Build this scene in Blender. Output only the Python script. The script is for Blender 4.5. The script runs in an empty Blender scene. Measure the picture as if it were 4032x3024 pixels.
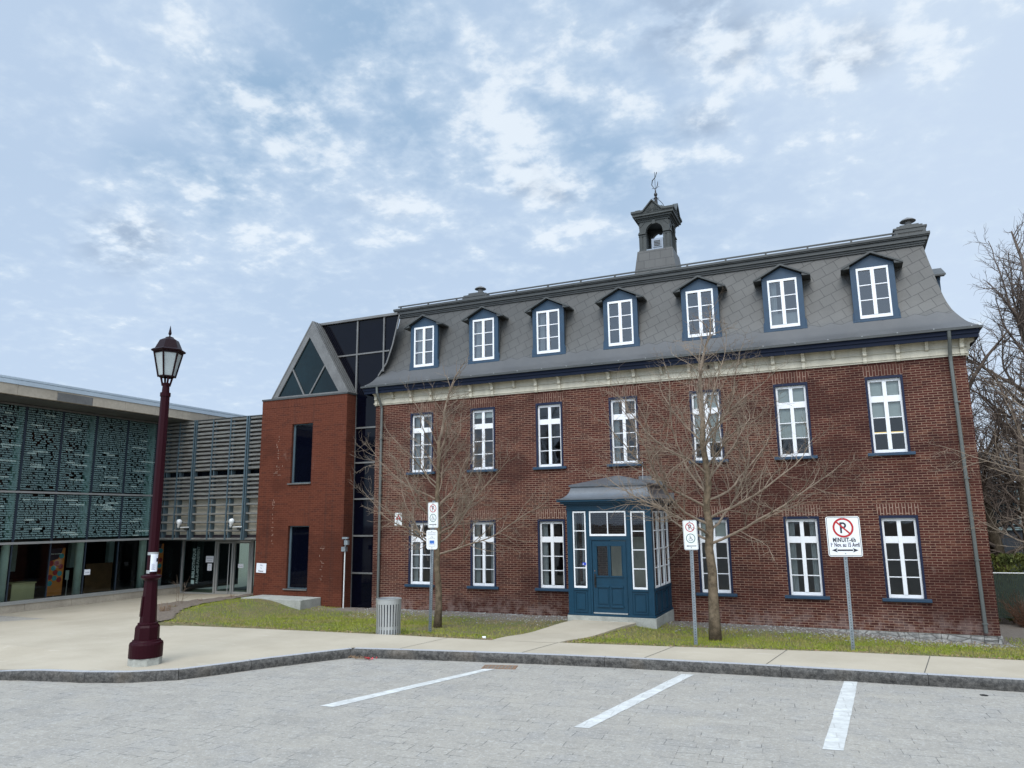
import bpy, bmesh, math, random
from mathutils import Vector, Matrix, noise as mnoise
random.seed(7)
S = bpy.context.scene
C = S.collection
R = math.radians

# ------------------------------------------------------------------ camera
YAW, PITCH, ROLL = R(-23.8975), R(10.4958), R(-0.6650)
fwd = Vector((math.sin(YAW)*math.cos(PITCH), math.cos(YAW)*math.cos(PITCH), math.sin(PITCH)))
rgt = Vector((math.cos(YAW), -math.sin(YAW), 0))
up0 = rgt.cross(fwd)
rr = rgt*math.cos(ROLL) + up0*math.sin(ROLL)
uu = up0*math.cos(ROLL) - rgt*math.sin(ROLL)
cd = bpy.data.cameras.new('camera')
cam = bpy.data.objects.new('camera', cd); C.objects.link(cam)
cam.matrix_world = Matrix(((rr.x, uu.x, -fwd.x, 0), (rr.y, uu.y, -fwd.y, 0), (rr.z, uu.z, -fwd.z, 2.4), (0, 0, 0, 1)))
cd.sensor_width = 36; cd.lens = 25.616; cd.clip_end = 5000; cd.clip_start = 0.05
S.camera = cam

# ------------------------------------------------------------------ world
SUN_EL, SUN_AZ = R(48), R(172)         # azimuth measured from +Y towards +X: the veiled sun stands behind the photographer
EXPOSURE = 0.5
S.view_settings.view_transform = 'Standard'; S.view_settings.look = 'None'
S.view_settings.exposure = EXPOSURE; S.view_settings.gamma = 1.0
W = bpy.data.worlds.new("World"); S.world = W; W.use_nodes = True
wt = W.node_tree; wn = wt.nodes; wl = wt.links
wn.clear()

def nd(t, typ, **kw):
    n = t.nodes.new(typ)
    for k, val in kw.items():
        if k.startswith('i_'):
            key = k[2:]
            key = int(key) if key.isdigit() else key.replace('_', ' ')
            n.inputs[key].default_value = val
        else:
            setattr(n, k, val)
    return n

def mth(t, op, a, b=None, c=None, clamp=False):
    n = t.nodes.new('ShaderNodeMath'); n.operation = op; n.use_clamp = clamp
    for i, x in enumerate((a, b, c)):
        if x is None: continue
        if isinstance(x, (int, float)): n.inputs[i].default_value = x
        else: t.links.new(x, n.inputs[i])
    return n.outputs[0]

def smooth(t, x, lo, hi, a=0.0, b=1.0):
    n = t.nodes.new('ShaderNodeMapRange'); n.interpolation_type = 'SMOOTHSTEP'
    t.links.new(x, n.inputs['Value'])
    n.inputs['From Min'].default_value = lo; n.inputs['From Max'].default_value = hi
    n.inputs['To Min'].default_value = a; n.inputs['To Max'].default_value = b
    return n.outputs['Result']

def mixc(t, fac, a, b, mode='MIX'):
    n = t.nodes.new('ShaderNodeMix'); n.data_type = 'RGBA'; n.blend_type = mode
    for s, x in ((n.inputs[0], fac), (n.inputs[6], a), (n.inputs[7], b)):
        if isinstance(x, (int, float)): s.default_value = x
        elif isinstance(x, (tuple, list)): s.default_value = tuple(x) + ((1,) if len(x) == 3 else ())
        else: t.links.new(x, s)
    return n.outputs[2]

def noise(t, vec, scale, detail=4, rough=.55, dist=0.0):
    n = t.nodes.new('ShaderNodeTexNoise')
    n.inputs['Scale'].default_value = scale; n.inputs['Detail'].default_value = detail
    n.inputs['Roughness'].default_value = rough; n.inputs['Distortion'].default_value = dist
    if vec is not None: t.links.new(vec, n.inputs['Vector'])
    return n.outputs['Fac']

def vmap(t, vec, loc=(0, 0, 0), rot=(0, 0, 0), scale=(1, 1, 1)):
    n = t.nodes.new('ShaderNodeMapping')
    n.inputs['Location'].default_value = loc; n.inputs['Rotation'].default_value = rot; n.inputs['Scale'].default_value = scale
    t.links.new(vec, n.inputs['Vector']); return n.outputs[0]

tc = wn.new('ShaderNodeTexCoord'); DV = tc.outputs['Generated']
sky = nd(wt, 'ShaderNodeTexSky', sky_type='NISHITA', sun_disc=False, sun_elevation=SUN_EL, sun_rotation=SUN_AZ, air_density=1.0, dust_density=2.0, ozone_density=1.0)
bgs = nd(wt, 'ShaderNodeBackground', i_Strength=0.085); wl.new(sky.outputs[0], bgs.inputs['Color'])
sep = wn.new('ShaderNodeSeparateXYZ'); wl.new(DV, sep.inputs[0])
# thin high haze with broken clouds under it
warp = wn.new('ShaderNodeTexNoise'); warp.inputs['Scale'].default_value = 9; warp.inputs['Detail'].default_value = 3
wl.new(DV, warp.inputs['Vector'])
wadd = wn.new('ShaderNodeVectorMath'); wadd.operation = 'MULTIPLY_ADD'
wl.new(warp.outputs['Color'], wadd.inputs[0]); wadd.inputs[1].default_value = (.075, .075, .055); wl.new(DV, wadd.inputs[2])
woff = wn.new('ShaderNodeVectorMath'); woff.operation = 'ADD'; wl.new(wadd.outputs[0], woff.inputs[0]); woff.inputs[1].default_value = (-.0375, -.0375, -.0275)
BV = woff.outputs[0]
def blob(c, r, amp, soft=1.0):
    n = wn.new('ShaderNodeVectorMath'); n.operation = 'DISTANCE'
    mp = wn.new('ShaderNodeVectorMath'); mp.operation = 'MULTIPLY'; wl.new(BV, mp.inputs[0]); mp.inputs[1].default_value = (1, 1, 1.5)
    wl.new(mp.outputs[0], n.inputs[0]); n.inputs[1].default_value = (c[0], c[1], c[2]*1.5)
    return smooth(wt, n.outputs['Value'], 0.0, r, amp, 0.0)
CLOUDS = [((-.35, .804, .481), .085, .62), ((-.32, .842, .434), .075, .62), ((-.295, .875, .383), .065, .55), ((-.413, .783, .466), .05, .45),
          ((-.587, .665, .461), .08, .5), ((-.535, .709, .458), .075, .55), ((-.499, .763, .41), .075, .5), ((-.607, .619, .498), .075, .5),
          ((-.571, .651, .5), .06, .45), ((-.521, .677, .521), .06, .4), ((-.633, .546, .55), .08, .42), ((-.366, .768, .525), .07, .5),
          ((-.167, .875, .454), .06, .55), ((-.099, .887, .451), .055, .5), ((-.191, .836, .514), .05, .5), ((-.109, .859, .499), .07, .5),
          ((-.063, .83, .553), .12, .5), ((.037, .84, .541), .14, .5), ((.121, .841, .528), .14, .45), ((-.303, .758, .578), .16, .35),
          ((-.69, .605, .397), .07, .4), ((-.728, .596, .338), .12, .38), ((-.632, .689, .355), .11, .42), ((-.537, .756, .375), .07, .4), ((-.641, .664, .385), .07, .4),
          ((-.25, .81, .53), .06, .35), ((-.45, .70, .55), .08, .3), ((.06, .90, .43), .12, .3)]
acc = None
for c_, r_, a_ in CLOUDS:
    b_ = blob(c_, r_*1.3, a_*1.12)
    acc = b_ if acc is None else mth(wt, 'MAXIMUM', acc, b_)
zz = mth(wt, 'ADD', sep.outputs['Z'], .18)
den = wn.new('ShaderNodeCombineXYZ')
wl.new(mth(wt, 'DIVIDE', sep.outputs['X'], zz), den.inputs[0]); wl.new(mth(wt, 'DIVIDE', sep.outputs['Y'], zz), den.inputs[1])
n_big = noise(wt, den.outputs[0], 2.3, 4, .5, .3)
n_mid = noise(wt, den.outputs[0], 11.0, 8, .56, .15)
n_fin = noise(wt, den.outputs[0], 26.0, 7, .6, .1)
fld = mth(wt, 'ADD', mth(wt, 'MULTIPLY', n_big, .50), mth(wt, 'MULTIPLY', n_mid, .95))
fld = mth(wt, 'ADD', fld, mth(wt, 'MULTIPLY', mth(wt, 'SUBTRACT', n_fin, .5), .50))
fld = mth(wt, 'ADD', fld, mth(wt, 'MULTIPLY', acc, .50))
cl = smooth(wt, fld, .66, 1.0)
core = smooth(wt, fld, .88, 1.10)
# grey undersides
dk = None
for c_, r_ in (((-.123, .796, .592), .11), ((-.075, .822, .564), .08), ((-.111, .866, .488), .055), ((-.345, .829, .437), .05), ((-.30, .85, .42), .04), ((.05, .85, .52), .06), ((-.75, .56, .33), .08), ((-.5, .72, .40), .06)):
    b_ = blob(c_, r_, 1.0); dk = b_ if dk is None else mth(wt, 'MAXIMUM', dk, b_)
dkm = mth(wt, 'MULTIPLY', dk, smooth(wt, n_mid, .62, .40))
hz = smooth(wt, sep.outputs['Z'], .0, .40)
base = mixc(wt, hz, (.435, .53, .67), (.375, .478, .615))
# a thin white veil with bluer gaps in it
gap = None
for c_, r_ in (((-.33, .78, .53), .22), ((-.42, .75, .50), .18), ((-.60, .62, .50), .20), ((-.47, .66, .58), .22), ((-.24, .85, .46), .16), ((-.68, .6, .42), .14)):
    b_ = blob(c_, r_, 1.0); gap = b_ if gap is None else mth(wt, 'MAXIMUM', gap, b_)
gapm = mth(wt, 'MULTIPLY', gap, smooth(wt, n_big, .75, .42))
base = mixc(wt, mth(wt, 'MULTIPLY', gapm, .95), base, (.21, .335, .485))
patch = smooth(wt, noise(wt, den.outputs[0], 1.3, 4, .5), .35, .68)
base = mixc(wt, mth(wt, 'MULTIPLY', patch, .4), base, (.44, .535, .67))
veil = smooth(wt, mth(wt, 'ADD', sep.outputs['X'], mth(wt, 'MULTIPLY', n_big, .3)), -.02, .30, 0, .75)
base = mixc(wt, veil, base, (.50, .585, .70))
colr = mixc(wt, mth(wt, 'MULTIPLY', cl, .62), base, (.51, .60, .70))
colr = mixc(wt, mth(wt, 'MULTIPLY', core, .66), colr, (.71, .755, .79))
colr = mixc(wt, mth(wt, 'MULTIPLY', dkm, .6), colr, (.20, .265, .365))
# the sky is brighter overhead and on the side the photographer stands
bright = smooth(wt, sep.outputs['Z'], .66, .98, 1.0, 2.4)
back = smooth(wt, sep.outputs['Y'], .25, -.55, 1.0, 1.9)
cs = wn.new('ShaderNodeBackground'); wl.new(colr, cs.inputs['Color'])
wl.new(mth(wt, 'MULTIPLY', bright, back), cs.inputs['Strength'])
wmix = wn.new('ShaderNodeMixShader'); wmix.inputs[0].default_value = .88
wl.new(bgs.outputs[0], wmix.inputs[1]); wl.new(cs.outputs[0], wmix.inputs[2])
wo = wn.new('ShaderNodeOutputWorld'); wl.new(wmix.outputs[0], wo.inputs['Surface'])
W.cycles.sampling_method = 'MANUAL'; W.cycles.sample_map_resolution = 512

# ------------------------------------------------------------------ sun behind the cloud sheet
sl = bpy.data.lights.new('sun', 'SUN'); sl.energy = 1.5; sl.angle = R(35); sl.color = (1, .96, .9)
so = bpy.data.objects.new('sun', sl); C.objects.link(so)
sd = Vector((math.sin(SUN_AZ)*math.cos(SUN_EL), math.cos(SUN_AZ)*math.cos(SUN_EL), math.sin(SUN_EL)))
so.rotation_euler = sd.to_track_quat('Z', 'Y').to_euler()
S.cycles.max_bounces = 8; S.cycles.transparent_max_bounces = 16; S.cycles.caustics_reflective = False; S.cycles.caustics_refractive = False

# ------------------------------------------------------------------ materials
def newmat(name):
    m = bpy.data.materials.new(name); m.use_nodes = True
    t = m.node_tree; b = t.nodes['Principled BSDF']; return m, t, b
def pos(t):
    g = t.nodes.new('ShaderNodeNewGeometry'); return g.outputs['Position']
def bump(t, b, h, strength=.3, dist=.02):
    n = t.nodes.new('ShaderNodeBump'); n.inputs['Strength'].default_value = strength; n.inputs['Distance'].default_value = dist
    t.links.new(h, n.inputs['Height']); t.links.new(n.outputs[0], b.inputs['Normal'])

def plain(name, col, rough=.6, metal=0.0, var=.12, vscale=3.0, bstr=0.0, spec=.5, streak=False):
    m, t, b = newmat(name)
    p = pos(t)
    pv = vmap(t, p, scale=(1, 1, .25)) if streak else p
    n1 = noise(t, pv, vscale, 5, .6); n2 = noise(t, p, vscale*9, 4, .6)
    f = mth(t, 'ADD', mth(t, 'MULTIPLY', n1, .65), mth(t, 'MULTIPLY', n2, .35))
    f = smooth(t, f, .3, .7)
    lo = tuple(max(0, c*(1-var)) for c in col); hi = tuple(min(1, c*(1+var)) for c in col)
    t.links.new(mixc(t, f, lo, hi), b.inputs['Base Color'])
    b.inputs['Roughness'].default_value = rough; b.inputs['Metallic'].default_value = metal
    b.inputs['Specular IOR Level'].default_value = spec
    if bstr: bump(t, b, n2, bstr, .01)
    return m

def brick_mat(name, c1, c2, c3, mortar, bw=.208, rh=.0595, ms=.0078, vertical=False, weather=True, lowz=None):
    m, t, b = newmat(name)
    p = pos(t); s = t.nodes.new('ShaderNodeSeparateXYZ'); t.links.new(p, s.inputs[0])
    h = mth(t, 'ADD', s.outputs[0], s.outputs[1])
    wob = mth(t, 'MULTIPLY', mth(t, 'SUBTRACT', noise(t, p, 3.0, 2), .5), .012)
    v = t.nodes.new('ShaderNodeCombineXYZ')
    if vertical: t.links.new(s.outputs[2], v.inputs[0]); t.links.new(h, v.inputs[1])
    else: t.links.new(h, v.inputs[0]); t.links.new(mth(t, 'ADD', s.outputs[2], wob), v.inputs[1])
    def bt(a, bb, off):
        k = t.nodes.new('ShaderNodeTexBrick'); k.offset = .5; k.squash = 1.0
        k.inputs['Scale'].default_value = 1.0; k.inputs['Brick Width'].default_value = bw; k.inputs['Row Height'].default_value = rh
        k.inputs['Mortar Size'].default_value = ms; k.inputs['Mortar Smooth'].default_value = .25; k.inputs['Bias'].default_value = off
        k.inputs['Color1'].default_value = a + (1,); k.inputs['Color2'].default_value = bb + (1,); k.inputs['Mortar'].default_value = mortar + (1,)
        t.links.new(v.outputs[0], k.inputs['Vector']); return k
    k1 = bt(c1, c2, -.1); 
    # a second random pick per brick (cell noise on the brick's own row/column)
    row = mth(t, 'FLOOR', mth(t, 'DIVIDE', mth(t, 'ADD', s.outputs[2], wob), rh))
    half = mth(t, 'MULTIPLY', mth(t, 'MODULO', mth(t, 'ABSOLUTE', row), 2.0), .5)
    colx = mth(t, 'FLOOR', mth(t, 'ADD', mth(t, 'DIVIDE', h, bw), half))
    cv = t.nodes.new('ShaderNodeCombineXYZ'); t.links.new(colx, cv.inputs[0]); t.links.new(row, cv.inputs[1])
    wnz = t.nodes.new('ShaderNodeTexWhiteNoise'); wnz.noise_dimensions = '2D'; t.links.new(cv.outputs[0], wnz.inputs['Vector'])
    odd = smooth(t, wnz.outputs['Value'], .84, .9)
    notm = mth(t, 'SUBTRACT', 1.0, k1.outputs['Fac'])
    col = mixc(t, mth(t, 'MULTIPLY', mth(t, 'MULTIPLY', odd, notm), .75), k1.outputs['Color'], c3)
    big = smooth(t, noise(t, p, .55, 4, .6), .35, .7)
    col = mixc(t, mth(t, 'MULTIPLY', big, .28), col, tuple(x*1.15 for x in c2))
    pat = smooth(t, noise(t, vmap(t, p, loc=(7, 3, 1), scale=(1, 1, 1.6)), .42, 5, .62), .46, .62)
    col = mixc(t, mth(t, 'MULTIPLY', pat, .55), col, tuple(x*.62 for x in c1))
    stk = mth(t, 'MULTIPLY', smooth(t, noise(t, vmap(t, p, scale=(3.2, 3.2, .16)), 1.3, 5, .6), .53, .72), .32)
    col = mixc(t, stk, col, (.028, .018, .015))
    fine = noise(t, p, 60, 3, .6)
    col = mixc(t, mth(t, 'MULTIPLY', smooth(t, fine, .4, .8), .25), col, (c1[0]*.5, c1[1]*.5, c1[2]*.5))
    if lowz is not None:
        worn = mth(t, 'MULTIPLY', smooth(t, s.outputs[2], lowz+.55, lowz-.15), smooth(t, noise(t, p, 3.5, 5, .65), .42, .62))
        col = mixc(t, mth(t, 'MULTIPLY', worn, .38), col, (.34, .26, .23))
    if weather:
        wv = vmap(t, p, scale=(2.2, 2.2, .9))
        wm = mth(t, 'MULTIPLY', smooth(t, noise(t, wv, 1.1, 6, .7), .62, .78), .28)
        col = mixc(t, wm, col, (.36, .27, .22))
    t.links.new(col, b.inputs['Base Color']); b.inputs['Roughness'].default_value = .88; b.inputs['Specular IOR Level'].default_value = .25
    hgt = mth(t, 'ADD', mth(t, 'MULTIPLY', notm, .8), mth(t, 'MULTIPLY', fine, .3))
    bump(t, b, hgt, .55, .012)
    return m

M = {}
M['brick'] = brick_mat('old_brick', (.042, .0100, .0080), (.092, .0245, .0162), (.13, .052, .032), (.28, .183, .13), lowz=-.2)
M['brick_arch'] = brick_mat('arch_brick', (.078, .026, .019), (.11, .040, .028), (.135, .06, .04), (.40, .29, .22), vertical=True, weather=False, bw=.27, rh=.0675)
M['brick_new'] = brick_mat('tower_brick', (.085, .0215, .0105), (.112, .030, .0145), (.06, .017, .010), (.15, .055, .033), bw=.2, rh=.067, ms=.006)
M['brick_new_arch'] = brick_mat('tower_soldier_brick', (.090, .023, .0115), (.11, .030, .0145), (.07, .019, .011), (.15, .055, .033), bw=.30, rh=.067, ms=.006, vertical=True, weather=False)
M['white'] = plain('white_paint', (.80, .81, .82), .45, var=.05)
M['cream'] = plain('cream_paint', (.52, .485, .385), .6, var=.16, vscale=5, streak=True)
M['blue'] = plain('blue_paint', (.014, .045, .085), .45, var=.14, vscale=6)
M['vest_blue'] = plain('teal_blue_paint', (.0045, .038, .070), .45, var=.12, vscale=5, spec=.3)
M['navy'] = plain('navy_paint', (.010, .016, .042), .5, var=.1, spec=.25)
M['tin'] = plain('dark_tin', (.06, .064, .062), .5, metal=.25, var=.15, vscale=4)
M['tin_green'] = plain('weathered_dark_tin', (.042, .048, .045), .55, metal=.15, var=.2, vscale=5)
M['tin_light'] = plain('porch_roof_tin', (.115, .125, .135), .42, metal=.35, var=.15, vscale=2.5)
M['steel'] = plain('blue_grey_steel', (.10, .145, .17), .42, metal=.4, var=.12)
M['galv'] = plain('galvanised_steel', (.30, .34, .36), .42, metal=.6, var=.2, vscale=10)
M['alu'] = plain('aluminium', (.40, .41, .40), .4, metal=.5, var=.08)
M['grey_trim'] = plain('grey_zinc_trim', (.155, .153, .146), .5, metal=.3, var=.2, vscale=2.0)
M['pipe'] = plain('downspout_grey', (.125, .135, .125), .5, metal=.2, var=.1)
M['concrete'] = plain('concrete', (.40, .37, .325), .85, var=.16, vscale=2.2, bstr=.15)
M['concrete_grey'] = plain('grey_concrete', (.33, .335, .30), .88, var=.25, vscale=3.0, bstr=.2)
M['fascia'] = plain('precast_fascia', (.36, .315, .25), .85, var=.2, vscale=1.2, bstr=.1)
M['roof_metal'] = plain('pale_roof_metal', (.48, .56, .62), .42, metal=.3, var=.06, vscale=1)
M['soffit'] = plain('dark_soffit', (.07, .072, .065), .8, var=.3, vscale=1.5)
M['maroon'] = plain('maroon_paint', (.020, .0012, .0042), .45, var=.06, vscale=3, spec=.12)
M['lantern'] = plain('dark_lantern_paint', (.010, .0012, .0026), .4, var=.1, spec=.15)
M['lamp_frost'] = plain('frosted_panel', (.36, .40, .40), .3, var=.15, vscale=3)
M['dark'] = plain('dark_interior', (.018, .019, .02), .9, var=.2)
M['interior'] = plain('room_plaster', (.22, .21, .19), .9, var=.1)
M['blind'] = plain('roller_blind', (.66, .68, .64), .8, var=.05)
M['curtain'] = plain('curtain_cloth', (.42, .44, .45), .9, var=.12)
M['paper'] = plain('paper', (.74, .76, .80), .7, var=.04)
M['ink'] = plain('ink', (.02, .02, .03), .6, var=.05)
M['grey_ink'] = plain('grey_ink', (.33, .35, .42), .6, var=.05)
M['sign_white'] = plain('sign_white', (.74, .76, .74), .35, var=.04)
M['sign_black'] = plain('sign_black', (.012, .014, .03), .4, var=.05)
M['sign_red'] = plain('sign_red', (.42, .012, .014), .4, var=.06)
M['sign_green'] = plain('sign_green', (.01, .10, .075), .4, var=.06)
M['sign_blue'] = plain('sign_blue', (.03, .13, .42), .4, var=.3, vscale=12)
M['sticker_blue'] = plain('sticker_blue', (.02, .05, .45), .4, var=.05)
M['orange'] = plain('poster_orange', (.50, .17, .03), .6, var=.12)
M['poster_red'] = plain('poster_red', (.26, .018, .02), .6, var=.1)
M['teal'] = plain('poster_teal', (.03, .24, .27), .6, var=.1)
M['desk'] = plain('pale_yellow_panel', (.62, .56, .30), .6, var=.06)
M['wood'] = plain('brown_wood', (.16, .08, .03), .6, var=.25)
M['column'] = plain('green_grey_column', (.52, .66, .62), .6, var=.12)
M['hinge'] = plain('dark_iron', (.03, .03, .03), .4, metal=.6, var=.2)
M['rust'] = plain('rusty_iron', (.20, .115, .065), .8, var=.35, vscale=14)
M['bark'] = plain('young_bark', (.15, .115, .078), .95, var=.5, vscale=11, bstr=.8, spec=.05)
M['twig'] = plain('twig_bark', (.215, .168, .125), .9, var=.35, vscale=5, spec=.1)
M['bark_dark'] = plain('dark_bark', (.075, .06, .042), .95, var=.45, vscale=5, bstr=.5, spec=.1)
M['twig_dark'] = plain('dark_twig', (.115, .09, .074), .9, var=.35, vscale=3, spec=.1)
M['twig_red'] = plain('reddish_twig', (.13, .07, .045), .9, var=.3, vscale=6, spec=.1)
M['dead'] = plain('dead_stalk', (.24, .16, .10), .9, var=.3, vscale=12, spec=.1)
M['fence_green'] = plain('green_fence_slat', (.012, .024, .014), .6, var=.3, vscale=8)
M['white_pipe'] = plain('white_conduit', (.66, .67, .66), .5, var=.05)
M['paint_line'] = None
M['red_cloth'] = plain('red_scrap', (.45, .05, .06), .8, var=.2)

def weathered_wood():
    m, t, b = newmat('weathered_wood')
    p = pos(t)
    v = vmap(t, p, scale=(1.3, 1.3, 14))
    n1 = noise(t, v, 2.2, 5, .65); n2 = noise(t, vmap(t, p, scale=(6, 6, 60)), 2.0, 4, .6)
    c = mixc(t, smooth(t, n1, .3, .72), (.075, .070, .064), (.185, .19, .175))
    c = mixc(t, mth(t, 'MULTIPLY', smooth(t, n2, .5, .8), .5), c, (.27, .27, .245))
    t.links.new(c, b.inputs['Base Color']); b.inputs['Roughness'].default_value = .85
    bump(t, b, n2, .3, .01); return m
M['wood_grey'] = weathered_wood()
M['board_dark'] = plain('weathered_board', (.20, .19, .175), .9, var=.35, vscale=2.5)
M['board_beige'] = plain('beige_board', (.36, .33, .26), .85, var=.22, vscale=1.6)

def glass_mat(name, tint=(.75, .85, .83), refl=1.0, ior=1.45):
    m = bpy.data.materials.new(name); m.use_nodes = True; t = m.node_tree; t.nodes.clear()
    tr = t.nodes.new('ShaderNodeBsdfTransparent'); tr.inputs[0].default_value = tint + (1,)
    gl = t.nodes.new('ShaderNodeBsdfGlossy'); gl.inputs['Roughness'].default_value = .02; gl.inputs['Color'].default_value = (.9, .95, 1, 1)
    fr = t.nodes.new('ShaderNodeFresnel'); fr.inputs['IOR'].default_value = ior
    p = t.nodes.new('ShaderNodeNewGeometry').outputs['Position']
    bp = t.nodes.new('ShaderNodeBump'); bp.inputs['Strength'].default_value = .04; bp.inputs['Distance'].default_value = .02
    t.links.new(noise(t, p, 2.2, 2), bp.inputs['Height']); t.links.new(bp.outputs[0], gl.inputs['Normal'])
    mx = t.nodes.new('ShaderNodeMixShader')
    t.links.new(mth(t, 'MULTIPLY', fr.outputs[0], refl, clamp=True), mx.inputs[0])
    t.links.new(tr.outputs[0], mx.inputs[1]); t.links.new(gl.outputs[0], mx.inputs[2])
    o = t.nodes.new('ShaderNodeOutputMaterial'); t.links.new(mx.outputs[0], o.inputs[0]); return m
M['glass'] = glass_mat('window_glass', (.8, .86, .86), 1.5)
M['glass_sky'] = glass_mat('dormer_glass', (.8, .86, .86), 3.6)
M['glass_green'] = glass_mat('green_glass', (.55, .78, .73), .95)
M['glass_dark'] = glass_mat('dark_tinted_glass', (.05, .09, .14), .55)
M['print'] = plain('printed_letters', (.155, .25, .25), .6, var=.1)
M['print_bright'] = plain('printed_letters_bright', (.42, .54, .50), .6, var=.1)
M['frost_text'] = plain('frosted_letters', (.30, .42, .40), .5, var=.05)

def tile_mat(name, scale=1.0, apron=True, rot=24):
    m, t, b = newmat(name)
    uv = t.nodes.new('ShaderNodeUVMap'); u0 = uv.outputs[0]
    rv = vmap(t, u0, rot=(0, 0, R(-rot)), scale=(1, 1, 1))
    k = t.nodes.new('ShaderNodeTexBrick'); k.offset = .5
    k.inputs['Scale'].default_value = 1/scale; k.inputs['Brick Width'].default_value = .34; k.inputs['Row Height'].default_value = .27
    k.inputs['Mortar Size'].default_value = .0075; k.inputs['Mortar Smooth'].default_value = .1; k.inputs['Bias'].default_value = 0
    k.inputs['Color1'].default_value = (.068, .068, .064, 1); k.inputs['Color2'].default_value = (.082, .082, .077, 1); k.inputs['Mortar'].default_value = (.030, .030, .030, 1)
    t.links.new(rv, k.inputs['Vector'])
    col = k.outputs['Color']; h = mth(t, 'SUBTRACT', 1.0, k.outputs['Fac'])
    if apron:
        s = t.nodes.new('ShaderNodeSeparateXYZ'); t.links.new(u0, s.inputs[0])
        tri = mth(t, 'PINGPONG', mth(t, 'ADD', s.outputs[0], 50.0), .24)
        edge = mth(t, 'ADD', mth(t, 'MULTIPLY', tri, .42), .60)
        d = mth(t, 'SUBTRACT', s.outputs[1], edge)
        below = mth(t, 'LESS_THAN', d, 0.0)
        col = mixc(t, below, col, (.078, .079, .080))
        h = mth(t, 'MAXIMUM', h, below)
        line = mth(t, 'LESS_THAN', mth(t, 'ABSOLUTE', d), .007)
        col = mixc(t, line, col, (.02, .02, .022))
    p = pos(t)
    st = noise(t, vmap(t, p, scale=(1, 1, .3)), 2.4, 6, .65); st2 = noise(t, vmap(t, p, scale=(1, 1, .5)), .5, 4, .6)
    col = mixc(t, mth(t, 'MULTIPLY', smooth(t, st2, .4, .65), .3), col, (.055, .056, .055))
    col = mixc(t, mth(t, 'MULTIPLY', smooth(t, st, .4, .75), .35), col, (.105, .103, .098))
    t.links.new(col, b.inputs['Base Color']); b.inputs['Roughness'].default_value = .52; b.inputs['Metallic'].default_value = .15
    bump(t, b, h, .4, .01); return m
M['roof_tile'] = tile_mat('diagonal_tin_tiles')
M['tile_small'] = tile_mat('square_tin_tiles', 1.0, False, 0)

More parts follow.
